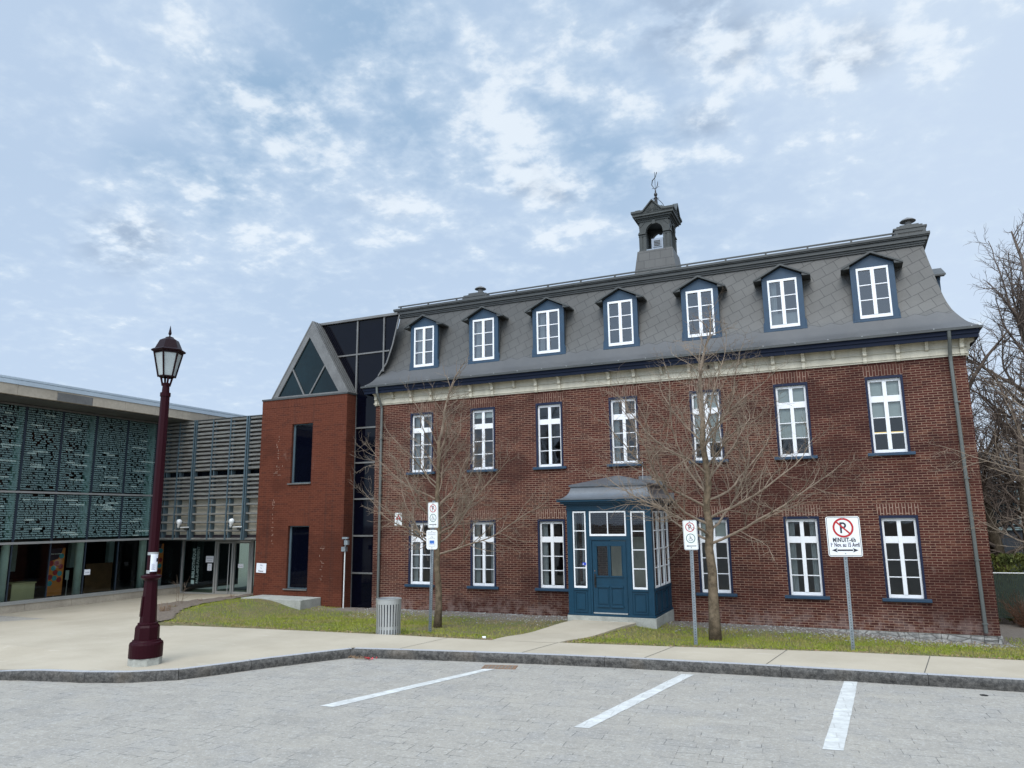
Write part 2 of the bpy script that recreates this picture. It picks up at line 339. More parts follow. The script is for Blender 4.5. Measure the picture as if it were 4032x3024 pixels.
def ground_mats():
    # street pavers
    m, t, b = newmat('street_pavers')
    p = pos(t); rv = vmap(t, p, rot=(0, 0, R(-4)))
    wv = t.nodes.new('ShaderNodeVectorMath'); wv.operation = 'MULTIPLY_ADD'
    nt = t.nodes.new('ShaderNodeTexNoise'); nt.inputs['Scale'].default_value = 1.4; t.links.new(p, nt.inputs['Vector'])
    t.links.new(nt.outputs['Color'], wv.inputs[0]); wv.inputs[1].default_value = (.05, .05, 0); t.links.new(rv, wv.inputs[2])
    k = t.nodes.new('ShaderNodeTexBrick'); k.offset = .5; k.squash = .7; k.squash_frequency = 3
    k.inputs['Scale'].default_value = 1; k.inputs['Brick Width'].default_value = .36; k.inputs['Row Height'].default_value = .22
    k.inputs['Mortar Size'].default_value = .007; k.inputs['Mortar Smooth'].default_value = .3; k.inputs['Bias'].default_value = 0
    k.inputs['Color1'].default_value = (.262, .243, .21, 1); k.inputs['Color2'].default_value = (.315, .292, .25, 1); k.inputs['Mortar'].default_value = (.285, .258, .215, 1)
    t.links.new(wv.outputs[0], k.inputs['Vector'])
    col = k.outputs['Color']
    big = smooth(t, noise(t, p, .35, 5, .6), .33, .68)
    col = mixc(t, mth(t, 'MULTIPLY', big, .45), col, (.335, .305, .255))
    mid = smooth(t, noise(t, p, 1.7, 4, .6), .45, .7)
    col = mixc(t, mth(t, 'MULTIPLY', mid, .4), col, (.265, .258, .245))
    open_j = mth(t, 'MULTIPLY', k.outputs['Fac'], smooth(t, noise(t, p, 3.4, 4, .65), .47, .60))
    col = mixc(t, mth(t, 'MULTIPLY', open_j, .8), col, (.075, .07, .065))
    sp = noise(t, p, 42, 5, .7); sp2 = noise(t, p, 17, 4, .7)
    stain = smooth(t, noise(t, vmap(t, p, loc=(3, 8, 0)), .55, 5, .65), .56, .72)
    col = mixc(t, mth(t, 'MULTIPLY', stain, .35), col, (.17, .165, .155))
    sand = smooth(t, noise(t, vmap(t, p, loc=(11, 2, 0)), .8, 5, .6), .55, .70)
    col = mixc(t, mth(t, 'MULTIPLY', sand, .4), col, (.36, .325, .26))
    col = mixc(t, mth(t, 'MULTIPLY', smooth(t, sp2, .55, .66), .45), col, (.44, .425, .39))
    col = mixc(t, mth(t, 'MULTIPLY', smooth(t, sp2, .45, .36), .40), col, (.175, .17, .16))
    col = mixc(t, mth(t, 'MULTIPLY', smooth(t, sp, .54, .66), .6), col, (.46, .44, .40))
    col = mixc(t, mth(t, 'MULTIPLY', smooth(t, sp, .46, .34), .45), col, (.22, .22, .215))
    t.links.new(col, b.inputs['Base Color']); b.inputs['Roughness'].default_value = .85
    h = mth(t, 'ADD', mth(t, 'MULTIPLY', mth(t, 'SUBTRACT', 1.0, open_j), .6), mth(t, 'MULTIPLY', sp, .5))
    bump(t, b, h, .35, .01); M['street'] = m
    # concrete walk
    m, t, b = newmat('walk_concrete')
    p = pos(t)
    n1 = noise(t, p, .7, 5, .6); n2 = noise(t, p, 30, 5, .65); n3 = noise(t, vmap(t, p, rot=(0, 0, R(8)), scale=(.8, 3.0, 1)), 1.6, 6, .7)
    col = mixc(t, smooth(t, n1, .3, .7), (.365, .315, .235), (.43, .375, .285))
    col = mixc(t, mth(t, 'MULTIPLY', smooth(t, n3, .58, .72), .5), col, (.51, .465, .385))
    col = mixc(t, mth(t, 'MULTIPLY', smooth(t, n2, .42, .25), .5), col, (.30, .28, .245))
    col = mixc(t, mth(t, 'MULTIPLY', smooth(t, n2, .58, .72), .3), col, (.58, .55, .50))
    t.links.new(col, b.inputs['Base Color']); b.inputs['Roughness'].default_value = .85; bump(t, b, n2, .2, .006); M['walk'] = m
    # kerb granite
    m, t, b = newmat('kerb_granite')
    p = pos(t)
    n1 = noise(t, p, 15, 6, .75); n2 = noise(t, p, 45, 4, .7); n3 = noise(t, p, .8, 3)
    col = mixc(t, smooth(t, n1, .35, .68), (.035, .034, .032), (.135, .128, .117))
    col = mixc(t, mth(t, 'MULTIPLY', smooth(t, n2, .52, .72), .45), col, (.24, .23, .215))
    col = mixc(t, mth(t, 'MULTIPLY', smooth(t, n3, .5, .7), .35), col, (.19, .15, .105))
    t.links.new(col, b.inputs['Base Color']); b.inputs['Roughness'].default_value = .85
    bump(t, b, mth(t, 'ADD', n1, mth(t, 'MULTIPLY', n2, .4)), .9, .03); M['kerb'] = m
    # kerb top, dressed
    m, t, b = newmat('kerb_top_granite')
    p = pos(t); n2 = noise(t, p, 45, 4, .7); n1 = noise(t, p, 2.5, 4)
    col = mixc(t, smooth(t, n2, .35, .68), (.27, .275, .29), (.44, .44, .44))
    col = mixc(t, mth(t, 'MULTIPLY', smooth(t, n1, .5, .7), .3), col, (.40, .37, .32))
    t.links.new(col, b.inputs['Base Color']); b.inputs['Roughness'].default_value = .75; M['kerb_top'] = m
    # lawn soil + thatch
    m, t, b = newmat('lawn_soil')
    p = pos(t); s = t.nodes.new('ShaderNodeSeparateXYZ'); t.links.new(p, s.inputs[0])
    n1 = noise(t, p, 1.6, 5, .6); n2 = noise(t, p, 22, 5, .7)
    col = mixc(t, smooth(t, n1, .3, .66), (.10, .115, .03), (.145, .12, .055))
    wall = mth(t, 'ADD', s.outputs[1], mth(t, 'MULTIPLY', mth(t, 'SUBTRACT', n1, .5), 1.3))
    col = mixc(t, smooth(t, wall, 18.5, 19.1), col, (.165, .14, .115))
    col = mixc(t, mth(t, 'MULTIPLY', smooth(t, n2, .45, .3), .6), col, (.05, .045, .035))
    col = mixc(t, mth(t, 'MULTIPLY', smooth(t, n2, .56, .72), .5), col, (.30, .26, .21))
    t.links.new(col, b.inputs['Base Color']); b.inputs['Roughness'].default_value = .95; bump(t, b, n2, .9, .03); M['lawn'] = m
    # bare bed soil
    m, t, b = newmat('bed_soil'); p = pos(t); n2 = noise(t, p, 18, 5, .7); n1 = noise(t, p, 2, 4)
    col = mixc(t, smooth(t, n2, .3, .7), (.095, .072, .052), (.21, .165, .125)); col = mixc(t, mth(t, 'MULTIPLY', n1, .3), col, (.24, .2, .16))
    t.links.new(col, b.inputs['Base Color']); b.inputs['Roughness'].default_value = .95; bump(t, b, n2, 1.0, .05); M['soil'] = m
    # grass blades: tone varies over the lawn
    m, t, b = newmat('grass_blade'); p = pos(t)
    g1 = noise(t, p, 1.3, 4, .6); g2 = noise(t, p, 40, 2); s = t.nodes.new('ShaderNodeSeparateXYZ'); t.links.new(p, s.inputs[0])
    col = mixc(t, smooth(t, g1, .35, .65), (.235, .275, .024), (.13, .20, .018))
    col = mixc(t, smooth(t, g2, .35, .7), col, (.30, .30, .05))
    at = t.nodes.new('ShaderNodeAttribute'); at.attribute_name = 'dry'
    col = mixc(t, at.outputs['Fac'], col, (.31, .235, .115))
    t.links.new(col, b.inputs['Base Color']); b.inputs['Roughness'].default_value = .8; b.inputs['Specular IOR Level'].default_value = .2; M['grass'] = m
    # painted line
    m, t, b = newmat('white_road_paint'); p = pos(t)
    n1 = noise(t, p, 5, 5, .65); n2 = noise(t, p, 45, 4, .7)
    rv = vmap(t, p, rot=(0, 0, R(-4)))
    k = t.nodes.new('ShaderNodeTexBrick'); k.offset = .5; k.inputs['Scale'].default_value = 1; k.inputs['Brick Width'].default_value = .42; k.inputs['Row Height'].default_value = .21
    k.inputs['Mortar Size'].default_value = .008; t.links.new(rv, k.inputs['Vector'])
    col = mixc(t, smooth(t, n1, .35, .7), (.47, .47, .445), (.60, .605, .575))
    col = mixc(t, mth(t, 'MULTIPLY', smooth(t, n2, .4, .26), .7), col, (.30, .30, .29))
    col = mixc(t, mth(t, 'MULTIPLY', smooth(t, noise(t, p, 11, 5, .7), .56, .68), .5), col, (.36, .35, .33))
    col = mixc(t, mth(t, 'MULTIPLY', k.outputs['Fac'], .45), col, (.30, .29, .27))
    t.links.new(col, b.inputs['Base Color']); b.inputs['Roughness'].default_value = .7; M['paint_line'] = m
    # rubble foundation
    m, t, b = newmat('rubble_stone'); p = pos(t)
    vo = t.nodes.new('ShaderNodeTexVoronoi'); vo.feature = 'DISTANCE_TO_EDGE'; t.links.new(vmap(t, p, scale=(3, 3, 8)), vo.inputs['Vector']); vo.inputs['Scale'].default_value = 1
    n1 = noise(t, p, 6, 5, .7)
    col = mixc(t, smooth(t, n1, .3, .7), (.20, .20, .19), (.40, .39, .36)); col = mixc(t, smooth(t, vo.outputs['Distance'], .08, .0), col, (.12, .115, .105))
    t.links.new(col, b.inputs['Base Color']); b.inputs['Roughness'].default_value = .9; bump(t, b, mth(t, 'ADD', vo.outputs['Distance'], n1), .8, .04); M['stone'] = m
    # hedge foliage
    m, t, b = newmat('cedar_leaf'); p = pos(t); s = t.nodes.new('ShaderNodeSeparateXYZ'); t.links.new(p, s.inputs[0])
    col = mixc(t, smooth(t, noise(t, p, 4, 4), .3, .7), (.055, .075, .014), (.13, .14, .024)); t.links.new(col, b.inputs['Base Color']); b.inputs['Roughness'].default_value = .8; M['cedar'] = m
ground_mats()

# ------------------------------------------------------------------ mesh helpers
class MB:
    def __init__(s): s.v = []; s.f = []; s.uv = {}; s.sm = False
    def quad(s, *pts, uv=None):
        i = len(s.v); s.v += [tuple(p) for p in pts]; s.f.append(tuple(range(i, i+len(pts))))
        if uv: s.uv[len(s.f)-1] = uv
        return s
    def box(s, x0, x1, y0, y1, z0, z1):
        i = len(s.v)
        s.v += [(x0, y0, z0), (x1, y0, z0), (x1, y1, z0), (x0, y1, z0), (x0, y0, z1), (x1, y0, z1), (x1, y1, z1), (x0, y1, z1)]
        for q in ((0, 3, 2, 1), (4, 5, 6, 7), (0, 1, 5, 4), (1, 2, 6, 5), (2, 3, 7, 6), (3, 0, 4, 7)): s.f.append(tuple(i+k for k in q))
        return s
    def obox(s, c, ax, ay, az):            # oriented box: centre and three half-axis vectors
        c = Vector(c); ax = Vector(ax); ay = Vector(ay); az = Vector(az); i = len(s.v)
        for dz in (-1, 1):
            for dx, dy in ((-1, -1), (1, -1), (1, 1), (-1, 1)): s.v.append(tuple(c+ax*dx+ay*dy+az*dz))
        for q in ((0, 3, 2, 1), (4, 5, 6, 7), (0, 1, 5, 4), (1, 2, 6, 5), (2, 3, 7, 6), (3, 0, 4, 7)): s.f.append(tuple(i+k for k in q))
        return s
    def extrude(s, poly, d):               # planar polygon extruded along vector d
        d = Vector(d); n = len(poly); i = len(s.v)
        s.v += [tuple(p) for p in poly] + [tuple(Vector(p)+d) for p in poly]
        s.f.append(tuple(range(i, i+n))); s.f.append(tuple(range(i+2*n-1, i+n-1, -1)))
        for k in range(n):
            k2 = (k+1) % n; s.f.append((i+k, i+n+k, i+n+k2, i+k2))
        return s
    def tube(s, pts, rad, n=8, caps=True):
        pts = [Vector(p) for p in pts]
        if isinstance(rad, (int, float)): rad = [rad]*len(pts)
        base = len(s.v); prev = None
        for j, p in enumerate(pts):
            d = (pts[min(j+1, len(pts)-1)]-pts[max(j-1, 0)])
            if d.length < 1e-9: d = Vector((0, 0, 1))
            d.normalize()
            if prev is None: a = d.orthogonal().normalized()
            else:
                a = prev-d*prev.dot(d)
                a = a.normalized() if a.length > 1e-6 else d.orthogonal().normalized()
            prev = a; b = d.cross(a)
            for k in range(n):
                th = 2*math.pi*k/n; s.v.append(tuple(p+(a*math.cos(th)+b*math.sin(th))*rad[j]))
        for j in range(len(pts)-1):
            for k in range(n):
                k2 = (k+1) % n; s.f.append((base+j*n+k, base+j*n+k2, base+(j+1)*n+k2, base+(j+1)*n+k))
        if caps and n > 2:
            s.f.append(tuple(base+k for k in range(n))[::-1]); s.f.append(tuple(base+(len(pts)-1)*n+k for k in range(n)))
        return s
    def lathe(s, c, prof, n=24, rot=0.0):
        base = len(s.v)
        for r, z in prof:
            for k in range(n):
                th = rot+2*math.pi*k/n; s.v.append((c[0]+r*math.cos(th), c[1]+r*math.sin(th), c[2]+z))
        for j in range(len(prof)-1):
            for k in range(n):
                k2 = (k+1) % n; s.f.append((base+j*n+k, base+j*n+k2, base+(j+1)*n+k2, base+(j+1)*n+k))
        s.f.append(tuple(base+k for k in range(n))[::-1]); s.f.append(tuple(base+(len(prof)-1)*n+k for k in range(n)))
        return s
    def build(s, name, mat, parent=None, smooth=False, bevel=0.0, origin=None):
        me = bpy.data.meshes.new(name)
        off = Vector(WP.get(parent.name, (0, 0, 0))) if parent else Vector(origin or (0, 0, 0))
        me.from_pydata([(x-off.x, y-off.y, z-off.z) for x, y, z in s.v], [], s.f)
        if s.uv:
            ul = me.uv_layers.new(name='UVMap')
            for fi, uvs in s.uv.items():
                p = me.polygons[fi]
                for k, li in enumerate(p.loop_indices): ul.data[li].uv = uvs[k]
        me.materials.append(M[mat] if isinstance(mat, str) else mat)
        if smooth: me.polygons.foreach_set('use_smooth', [True]*len(me.polygons))
        me.update()
        o = bpy.data.objects.new(name, me); C.objects.link(o)
        if parent: o.parent = parent; WP[o.name] = off
        else: o.location = off; WP[o.name] = off
        if bevel:
            bm = o.modifiers.new('bevel', 'BEVEL'); bm.width = bevel; bm.segments = 2; bm.limit_method = 'ANGLE'; bm.angle_limit = R(40)
        return o
WP = {}

def thing(name, label, cat, loc=(0, 0, 0), group=None, kind=None):
    o = bpy.data.objects.new(name, None); o.empty_display_size = .2; C.objects.link(o); o.location = loc; WP[o.name] = Vector(loc)
    tag(o, label, cat, group, kind); return o
def tag(o, label=None, cat=None, group=None, kind=None):
    if label: o['label'] = label
    if cat: o['category'] = cat
    if group: o['group'] = group
    if kind: o['kind'] = kind
    return o
def copy_tree(o, parent=None, delta=None):
    c = o.copy(); C.objects.link(c)
    if parent is not None: c.parent = parent
    if delta is not None: c.location = o.location+Vector(delta)
    WP[c.name] = Vector(WP.get(o.name, (0, 0, 0)))
    for ch in list(o.children): copy_tree(ch, c)
    return c

def text_obj(txt, size, mat, name, origin, xdir, ydir, parent=None, align='CENTER', bold=0.0, spacing=1.0, extrude=.001, line=1.0, res=2, width=1.0, shear=0.0, fit=None, box=None):
    """lettering as a thin real mesh lying in the plane spanned by xdir, ydir"""
    cu = bpy.data.curves.new(name, 'FONT'); cu.body = txt; cu.size = size; cu.align_x = align; cu.align_y = 'CENTER' if '\n' not in txt else 'TOP'
    cu.offset = bold; cu.space_character = spacing; cu.space_line = line; cu.extrude = extrude; cu.resolution_u = res; cu.shear = shear
    if box:
        cu.space_word = .55; cu.align_x = 'JUSTIFY'; cu.align_y = 'TOP'; cu.overflow = 'TRUNCATE'; cu.text_boxes[0].width = box[0]; cu.text_boxes[0].height = box[1]; cu.text_boxes[0].x = 0; cu.text_boxes[0].y = 0
    ob = bpy.data.objects.new(name, cu); C.objects.link(ob)
    bpy.context.view_layer.update()
    dg = bpy.context.evaluated_depsgraph_get()
    me = bpy.data.meshes.new_from_object(ob.evaluated_get(dg))
    bpy.data.objects.remove(ob); bpy.data.curves.remove(cu)
    if fit: width = fit/max(1e-6, max(v.co.x for v in me.vertices)-min(v.co.x for v in me.vertices))
    xd = Vector(xdir).normalized(); yd = Vector(ydir).normalized(); zd = xd.cross(yd)
    off = Vector(WP.get(parent.name, (0, 0, 0))) if parent else Vector((0, 0, 0))
    o3 = Vector(origin)-off
    for vv in me.vertices:
        co = vv.co; vv.co = o3+xd*co.x*width+yd*co.y+zd*co.z
    me.materials.clear(); me.materials.append(M[mat]); me.name = name
    o = bpy.data.objects.new(name, me); C.objects.link(o)
    if parent: o.parent = parent; WP[o.name] = off
    return o

# ------------------------------------------------------------------ terrain
def ss(a, b, x):
    t = min(1, max(0, (x-a)/(b-a))); return t*t*(3-2*t)
KERB = [(-16.5, 7.6), (-14.6, 7.95), (-13.3, 8.25), (-12.5, 8.47), (-11.6, 8.66), (-10.9, 8.92), (-10.25, 9.4), (-9.9, 10.05), (-9.55, 10.75), (-9.1, 11.5), (-8.73, 12.07),
        (-7.6, 12.30), (-6.2, 12.55), (-4.8, 12.78), (-3.47, 12.93), (-1.4, 13.08), (2.2, 13.28), (6, 13.5), (14, 13.9)]
BACK = [(-15.6, 13.53), (-12.5, 13.52), (-8.9, 13.8), (-6.9, 13.87), (-5.2, 14.1), (-2.9, 14.42), (-.27, 14.87), (2.55, 15.05), (8, 15.35), (14, 15.6)]
def interp(pl, x):
    if x <= pl[0][0]: return pl[0][1]
    for (a, b), (c, d) in zip(pl, pl[1:]):
        if x <= c: return b+(d-b)*(x-a)/(c-a)
    return pl[-1][1]
def plaza_z(x, y):
    return -.2*min(1, max(0, (-x-13)/9))*ss(9, 14, y)
def lawn_z(x, y):
    yb = interp(BACK, x)
    slope = -.46*min(1.0, max(0, (y-yb)/(20-yb)))
    left = .035*ss(14, 18, y)+plaza_z(x, y)*.6*(1-ss(-18.3, -16.8, x))
    slope += .17*ss(15.0, 18.0, y)*math.exp(-((x+5.45)/1.25)**2)*(1-ss(18.6, 20, y)*.5)
    slope += .16*ss(17.6, 19.6, y)*(1-ss(-1.5, 2.0, x))
    k = ss(-17.0, -14.9, x)
    return left*(1-k)+slope*k

def sheet(name, mat, poly_fn, x0, x1, y0, y1, step, zf):
    """grid over a region; cells whose centre fails poly_fn are skipped"""
    mb = MB(); nx = int(round((x1-x0)/step)); ny = int(round((y1-y0)/step)); idx = {}
    def vid(i, j):
        if (i, j) not in idx:
            x = x0+i*step; y = y0+j*step; idx[(i, j)] = len(mb.v); mb.v.append((x, y, zf(x, y)))
        return idx[(i, j)]
    for i in range(nx):
        for j in range(ny):
            if poly_fn(x0+(i+.5)*step, y0+(j+.5)*step): mb.f.append((vid(i, j), vid(i+1, j), vid(i+1, j+1), vid(i, j+1)))
    o = mb.build(name, mat, smooth=True); return o

def strip(pl_a, pl_b, zf, xs):
    mb = MB()
    for x, x2 in zip(xs, xs[1:]):
        a = (x, interp(pl_a, x)); b = (x2, interp(pl_a, x2)); c = (x2, interp(pl_b, x2)); d = (x, interp(pl_b, x))
        mb.quad(*[(p[0], p[1], zf(*p)) for p in (a, b, c, d)])
    return mb

g = MB(); g.quad((-400, -300, -.62), (400, -300, -.62), (400, 500, -.62), (-400, 500, -.62))
tag(g.build('ground', 'soil'), kind='structure')
g = MB(); g.quad((-60, -40, -.16), (40, -40, -.16), (40, 13.9, -.16), (-60, 13.9, -.16))
tag(g.build('street', 'street'), kind='structure')

# plaza and pavement: one sheet of slabs following the kerb (behind its 0.13 m stones)
def offset_line(pl, d):
    out = []
    for i, p in enumerate(pl):
        a = Vector(pl[max(0, i-1)]); b = Vector(pl[min(len(pl)-1, i+1)]); t = (b-a).normalized(); n = Vector((-t.y, t.x))
        out.append(tuple(Vector(p)+n*d))
    return out
KIN = offset_line(KERB, .14)
BED = [(-15.62, 13.53), (-16.45, 14.12), (-17.3, 14.75), (-18.3, 15.45), (-19.3, 16.4), (-19.45, 17.0), (-19.3, 18.0), (-18.95, 19.4), (-18.9, 20.4)]   # edge of the planting bed
outline = [KIN[0]]+KIN[1:]+[(14, 15.6), (8, 15.35), (2.55, 15.05), (-.27, 14.87), (-2.9, 14.42), (-5.2, 14.1), (-6.9, 13.87), (-8.9, 13.8), (-12.5, 13.52)]+BED+[(-18.9, 22), (-30, 22), (-30, 7.4), (-16.5, 7.4)]
# constrained triangulation with inner points so that the gentle fall towards the library is carried
def inside(poly, x, y):
    c = False; n = len(poly)
    for i in range(n):
        x1, y1 = poly[i]; x2, y2 = poly[(i+1) % n]
        if (y1 > y) != (y2 > y) and x < (x2-x1)*(y-y1)/(y2-y1)+x1: c = not c
    return c
from mathutils.geometry import delaunay_2d_cdt
ptsv = [Vector(p) for p in outline]; npb = len(ptsv)
for i in range(-30, 15):
    for j in range(8, 22):
        x, y = i+.5*(j % 2), float(j)
        if inside(outline, x, y) and min((Vector((x, y))-p).length for p in ptsv[:npb]) > .3: ptsv.append(Vector((x, y)))
vo_, _, fo_, *_ = delaunay_2d_cdt(ptsv, [(i, (i+1) % npb) for i in range(npb)], [], 1, 1e-5)
fo_ = [f for f in fo_ if inside(outline, sum(vo_[k].x for k in f)/len(f), sum(vo_[k].y for k in f)/len(f))]
me = bpy.data.meshes.new('pavement'); me.from_pydata([(v.x, v.y, plaza_z(v.x, v.y)-(.115*ss(-12.4, -15.5, v.x) if v.y < 9.3 else 0)) for v in vo_], [], [tuple(f) for f in fo_]); me.materials.append(M['walk'])
o = bpy.data.objects.new('pavement', me); C.objects.link(o); tag(o, kind='structure')
# scored joints in the slabs: thin dark grooves are real sunk strips laid 4 mm proud of the sheet in dark mortar
jm = MB()
for x, sl_ in ((-7.9, .30), (-5.55, .30), (-3.35, .30), (-1.35, .28), (.95, .28), (3.2, .28)):
    y0 = interp(KIN, x); y1 = interp(BACK, x+.3)
    jm.quad((x, y0+.02, .004), (x+.012, y0+.02, .004), (x+sl_*.8+.012, y1-.02, .004), (x+sl_*.8, y1-.02, .004))
tag(jm.build('pavement_joints', 'soffit'), kind='structure')

# kerb stones
kp = thing('kerb', None, None, (0, 0, 0), kind='structure')
cum = [0]
for a, b in zip(KERB, KERB[1:]): cum.append(cum[-1]+(Vector(b)-Vector(a)).length)
def on_kerb(s, off):
    s = max(0, min(cum[-1], s))
    for i in range(len(cum)-1):
        if s <= cum[i+1]: break
    t = (s-cum[i])/(cum[i+1]-cum[i]); a = Vector(KERB[i]); b = Vector(KERB[i+1])
    # smooth normal
    d0 = (Vector(KERB[min(i+1, len(KERB)-1)])-Vector(KERB[max(0, i-1)])).normalized() if i > 0 else (b-a).normalized()
    d1 = (Vector(KERB[min(i+2, len(KERB)-1)])-a).normalized() if i < len(KERB)-2 else (b-a).normalized()
    if i+1 == 10: d1 = (b-a).normalized()
    if i == 10: d0 = (b-a).normalized()
    d = (d0*(1-t)+d1*t).normalized(); n = Vector((-d.y, d.x)); q = a+(b-a)*t+n*off
    return q
s0 = 0.0; random.seed(3)
ends = [0, 2.9, 5.05, 6.55, 7.75, 9.6, cum[10]]
s_ = cum[10]
while s_ < cum[-1]-.5:
    s_ += random.choice((1.6, 2.4, 2.9, 2.1)); ends.append(min(s_, cum[-1]))
for a, b in zip(ends, ends[1:]):
    face = MB(); top = MB(); n = max(3, int((b-a)/.07)); L = b-a-.008
    zt = lambda x, y: .0 - (.135*ss(-12.3, -15.2, x) if y < 9.3 else 0)
    rows = []
    for k in range(n+1):
        s = a+.004+L*k/n; rows.append([])
        endf = min(1, 6*min(k, n-k)/n)
        for w in range(5):
            q = on_kerb(s, 0); jj = mnoise.noise((q.x*7, q.y*7, w*2.3))*.024+mnoise.noise((q.x*19, q.y*19, w*5.1))*.016
            off = (0.012, -.012, -.016, -.008, 0.004)[w]+(jj if 0 < w else jj*.4)
            p = on_kerb(s, off); z = zt(p.x, p.y)
            zz_ = z+.004-(0, .03, .07, .115, .19)[w]
            rows[-1].append((p.x, p.y, zz_))
    i0 = len(face.v)
    for r_ in rows: face.v += r_
    for k in range(n):
        for w in range(4): face.f.append((i0+k*5+w, i0+k*5+w+1, i0+(k+1)*5+w+1, i0+(k+1)*5+w))
    for k in range(n):
        s1 = a+.004+L*k/n; s2 = a+.004+L*(k+1)/n
        p1 = on_kerb(s1, .145); p2 = on_kerb(s2, .145)
        top.quad(rows[k][0], rows[k+1][0], (p2.x, p2.y, zt(p2.x, p2.y)+.004), (p1.x, p1.y, zt(p1.x, p1.y)+.004))
    for e in (0, n):
        sx = a+.004+L*e/n; p = on_kerb(sx, .145)
        face.quad(*rows[e], (p.x, p.y, rows[e][-1][2]), (p.x, p.y, rows[e][0][2]))
    fo = face.build('kerb_stone', 'kerb', kp, smooth=True)
    top.build('kerb_top', 'kerb_top', fo)

# lawns (terrain): left piece, middle-left piece and right piece of one sheet, cut by the entrance path
PATH = [(-6.67, 13.87), (-5.31, 14.02), (-4.75, 18.02), (-6.35, 18.02)]
LAWN = [(-15.6, 13.53), (-12.5, 13.52), (-8.9, 13.8), (-6.9, 13.87), (-5.2, 14.1), (-2.9, 14.42), (-.27, 14.87), (2.55, 15.05), (8, 15.35), (14, 15.6), (14, 23.5), (3.0, 23.5), (3.0, 20.1), (-13.7, 20.1), (-14.0, 20.0), (-14.7, 19.8), (-18.6, 19.8)]+BED[::-1][2:]
o = sheet('lawn', 'lawn', lambda x, y: inside(LAWN, x, y) or interp(BACK, x)-.10 < y < 16 and x > -15.7, -19.8, 14, 13.3, 23.5, .1, lambda x, y: lawn_z(x, y)-.012+.018*mnoise.noise((x*1.3, y*1.3, 0))-(.03 if y < interp(BACK, x)+.06 else 0))
tag(o, kind='structure')
def path_z(x, y): return lawn_z(-5.45, y)+.022
mb = MB(); NN = 16
for k in range(NN):
    a = k/NN; b = (k+1)/NN
    L0 = Vector(PATH[0]); L1 = Vector(PATH[3]); R0 = Vector(PATH[1]); R1 = Vector(PATH[2])
    q = [L0.lerp(L1, a), R0.lerp(R1, a), R0.lerp(R1, b), L0.lerp(L1, b)]
    zs = [path_z(p.x, p.y)-.02*(1-ss(13.9, 14.6, p.y)) for p in q]
    mb.quad(*[(p.x, p.y, z) for p, z in zip(q, zs)])
    for i, j in ((0, 3), (1, 2)):
        mb.quad((q[i].x, q[i].y, zs[i]), (q[j].x, q[j].y, zs[j]), (q[j].x, q[j].y, zs[j]-.25), (q[i].x, q[i].y, zs[i]-.25))
tag(mb.build('path', 'walk'), kind='structure')

# bare planting bed and its concrete edging
bedp = BED+[(-18.3, 19.6), (-18.15, 18.2), (-17.9, 17.0), (-17.3, 15.9), (-16.6, 15.0), (-15.9, 14.2)]
o = sheet('planting_bed', 'soil', lambda x, y: inside(bedp, x, y), -19.8, -15.2, 13.3, 20.4, .1, lambda x, y: lawn_z(x, y)+.012+.03*mnoise.noise((x*3, y*3, 4)))
tag(o, kind='structure')
mb = MB()
for a, b in zip(BED[3:], BED[4:]):
    d = (Vector(b)-Vector(a)); L = d.length; d.normalize(); n = Vector((-d.y, d.x)); c = (Vector(a)+Vector(b))/2
    mb.obox((c.x, c.y, plaza_z(c.x, c.y)+.0), (d.x*L/2, d.y*L/2, 0), (n.x*.05, n.y*.05, 0), (0, 0, .09))
tag(mb.build('bed_edging', 'concrete'), kind='structure')

# grass blades (nobody could count them)
random.seed(11)
gv = []; gf = []; dry = []
def blade_ok(x, y):
    if not inside(LAWN, x, y) or inside(PATH, x, y) or inside(bedp, x, y): return False
    if abs(x-(-16.4)) < 1.1 and 18.4 < y: return False
    return True
nbl = 0
while nbl < 70000:
    x = random.uniform(-19, 7); y = random.uniform(13.5, 21)
    if x < -13 and random.random() < .25: continue
    if not blade_ok(x, y): continue
    yb = interp(BACK, x); n1 = mnoise.noise((x*.9, y*.9, 7))+.5*mnoise.noise((x*3, y*3, 2))
    edge = min(1, max(0, (y-yb)/.45)); wall = 1-ss(18.2, 19.3, y+n1*.7) if x > -14.6 else 1
    if x > 3.2: wall = 1
    thin = wall*(0.25+.75*edge)
    if -9.5 < x < -6 and y > 15: thin *= .35+.3*n1
    if random.random() > thin: continue
    z = lawn_z(x, y)-.015; h = random.uniform(.018, .05)*(.6+.6*edge); a = random.uniform(0, 6.28); w = random.uniform(.004, .009)
    lx = random.gauss(0, .016); ly = random.gauss(0, .016); i = len(gv)
    gv += [(x-w*math.cos(a), y-w*math.sin(a), z), (x+w*math.cos(a), y+w*math.sin(a), z), (x+lx, y+ly, z+h)]
    gf.append((i, i+1, i+2)); dv = min(1, max(0, .9*(1-edge)+(.55 if n1 < -.12 else 0)+random.uniform(-.35, .22)+(.35 if -9.5 < x < -6 and y > 15.2 else 0))); dry += [dv]*3; nbl += 1
me = bpy.data.meshes.new('grass'); me.from_pydata(gv, [], gf); at = me.attributes.new('dry', 'FLOAT', 'POINT'); at.data.foreach_set('value', dry); me.materials.append(M['grass'])
o = bpy.data.objects.new('grass', me); C.objects.link(o); tag(o, 'short spring grass growing between the pavement and the brick building', 'grass', kind='stuff')

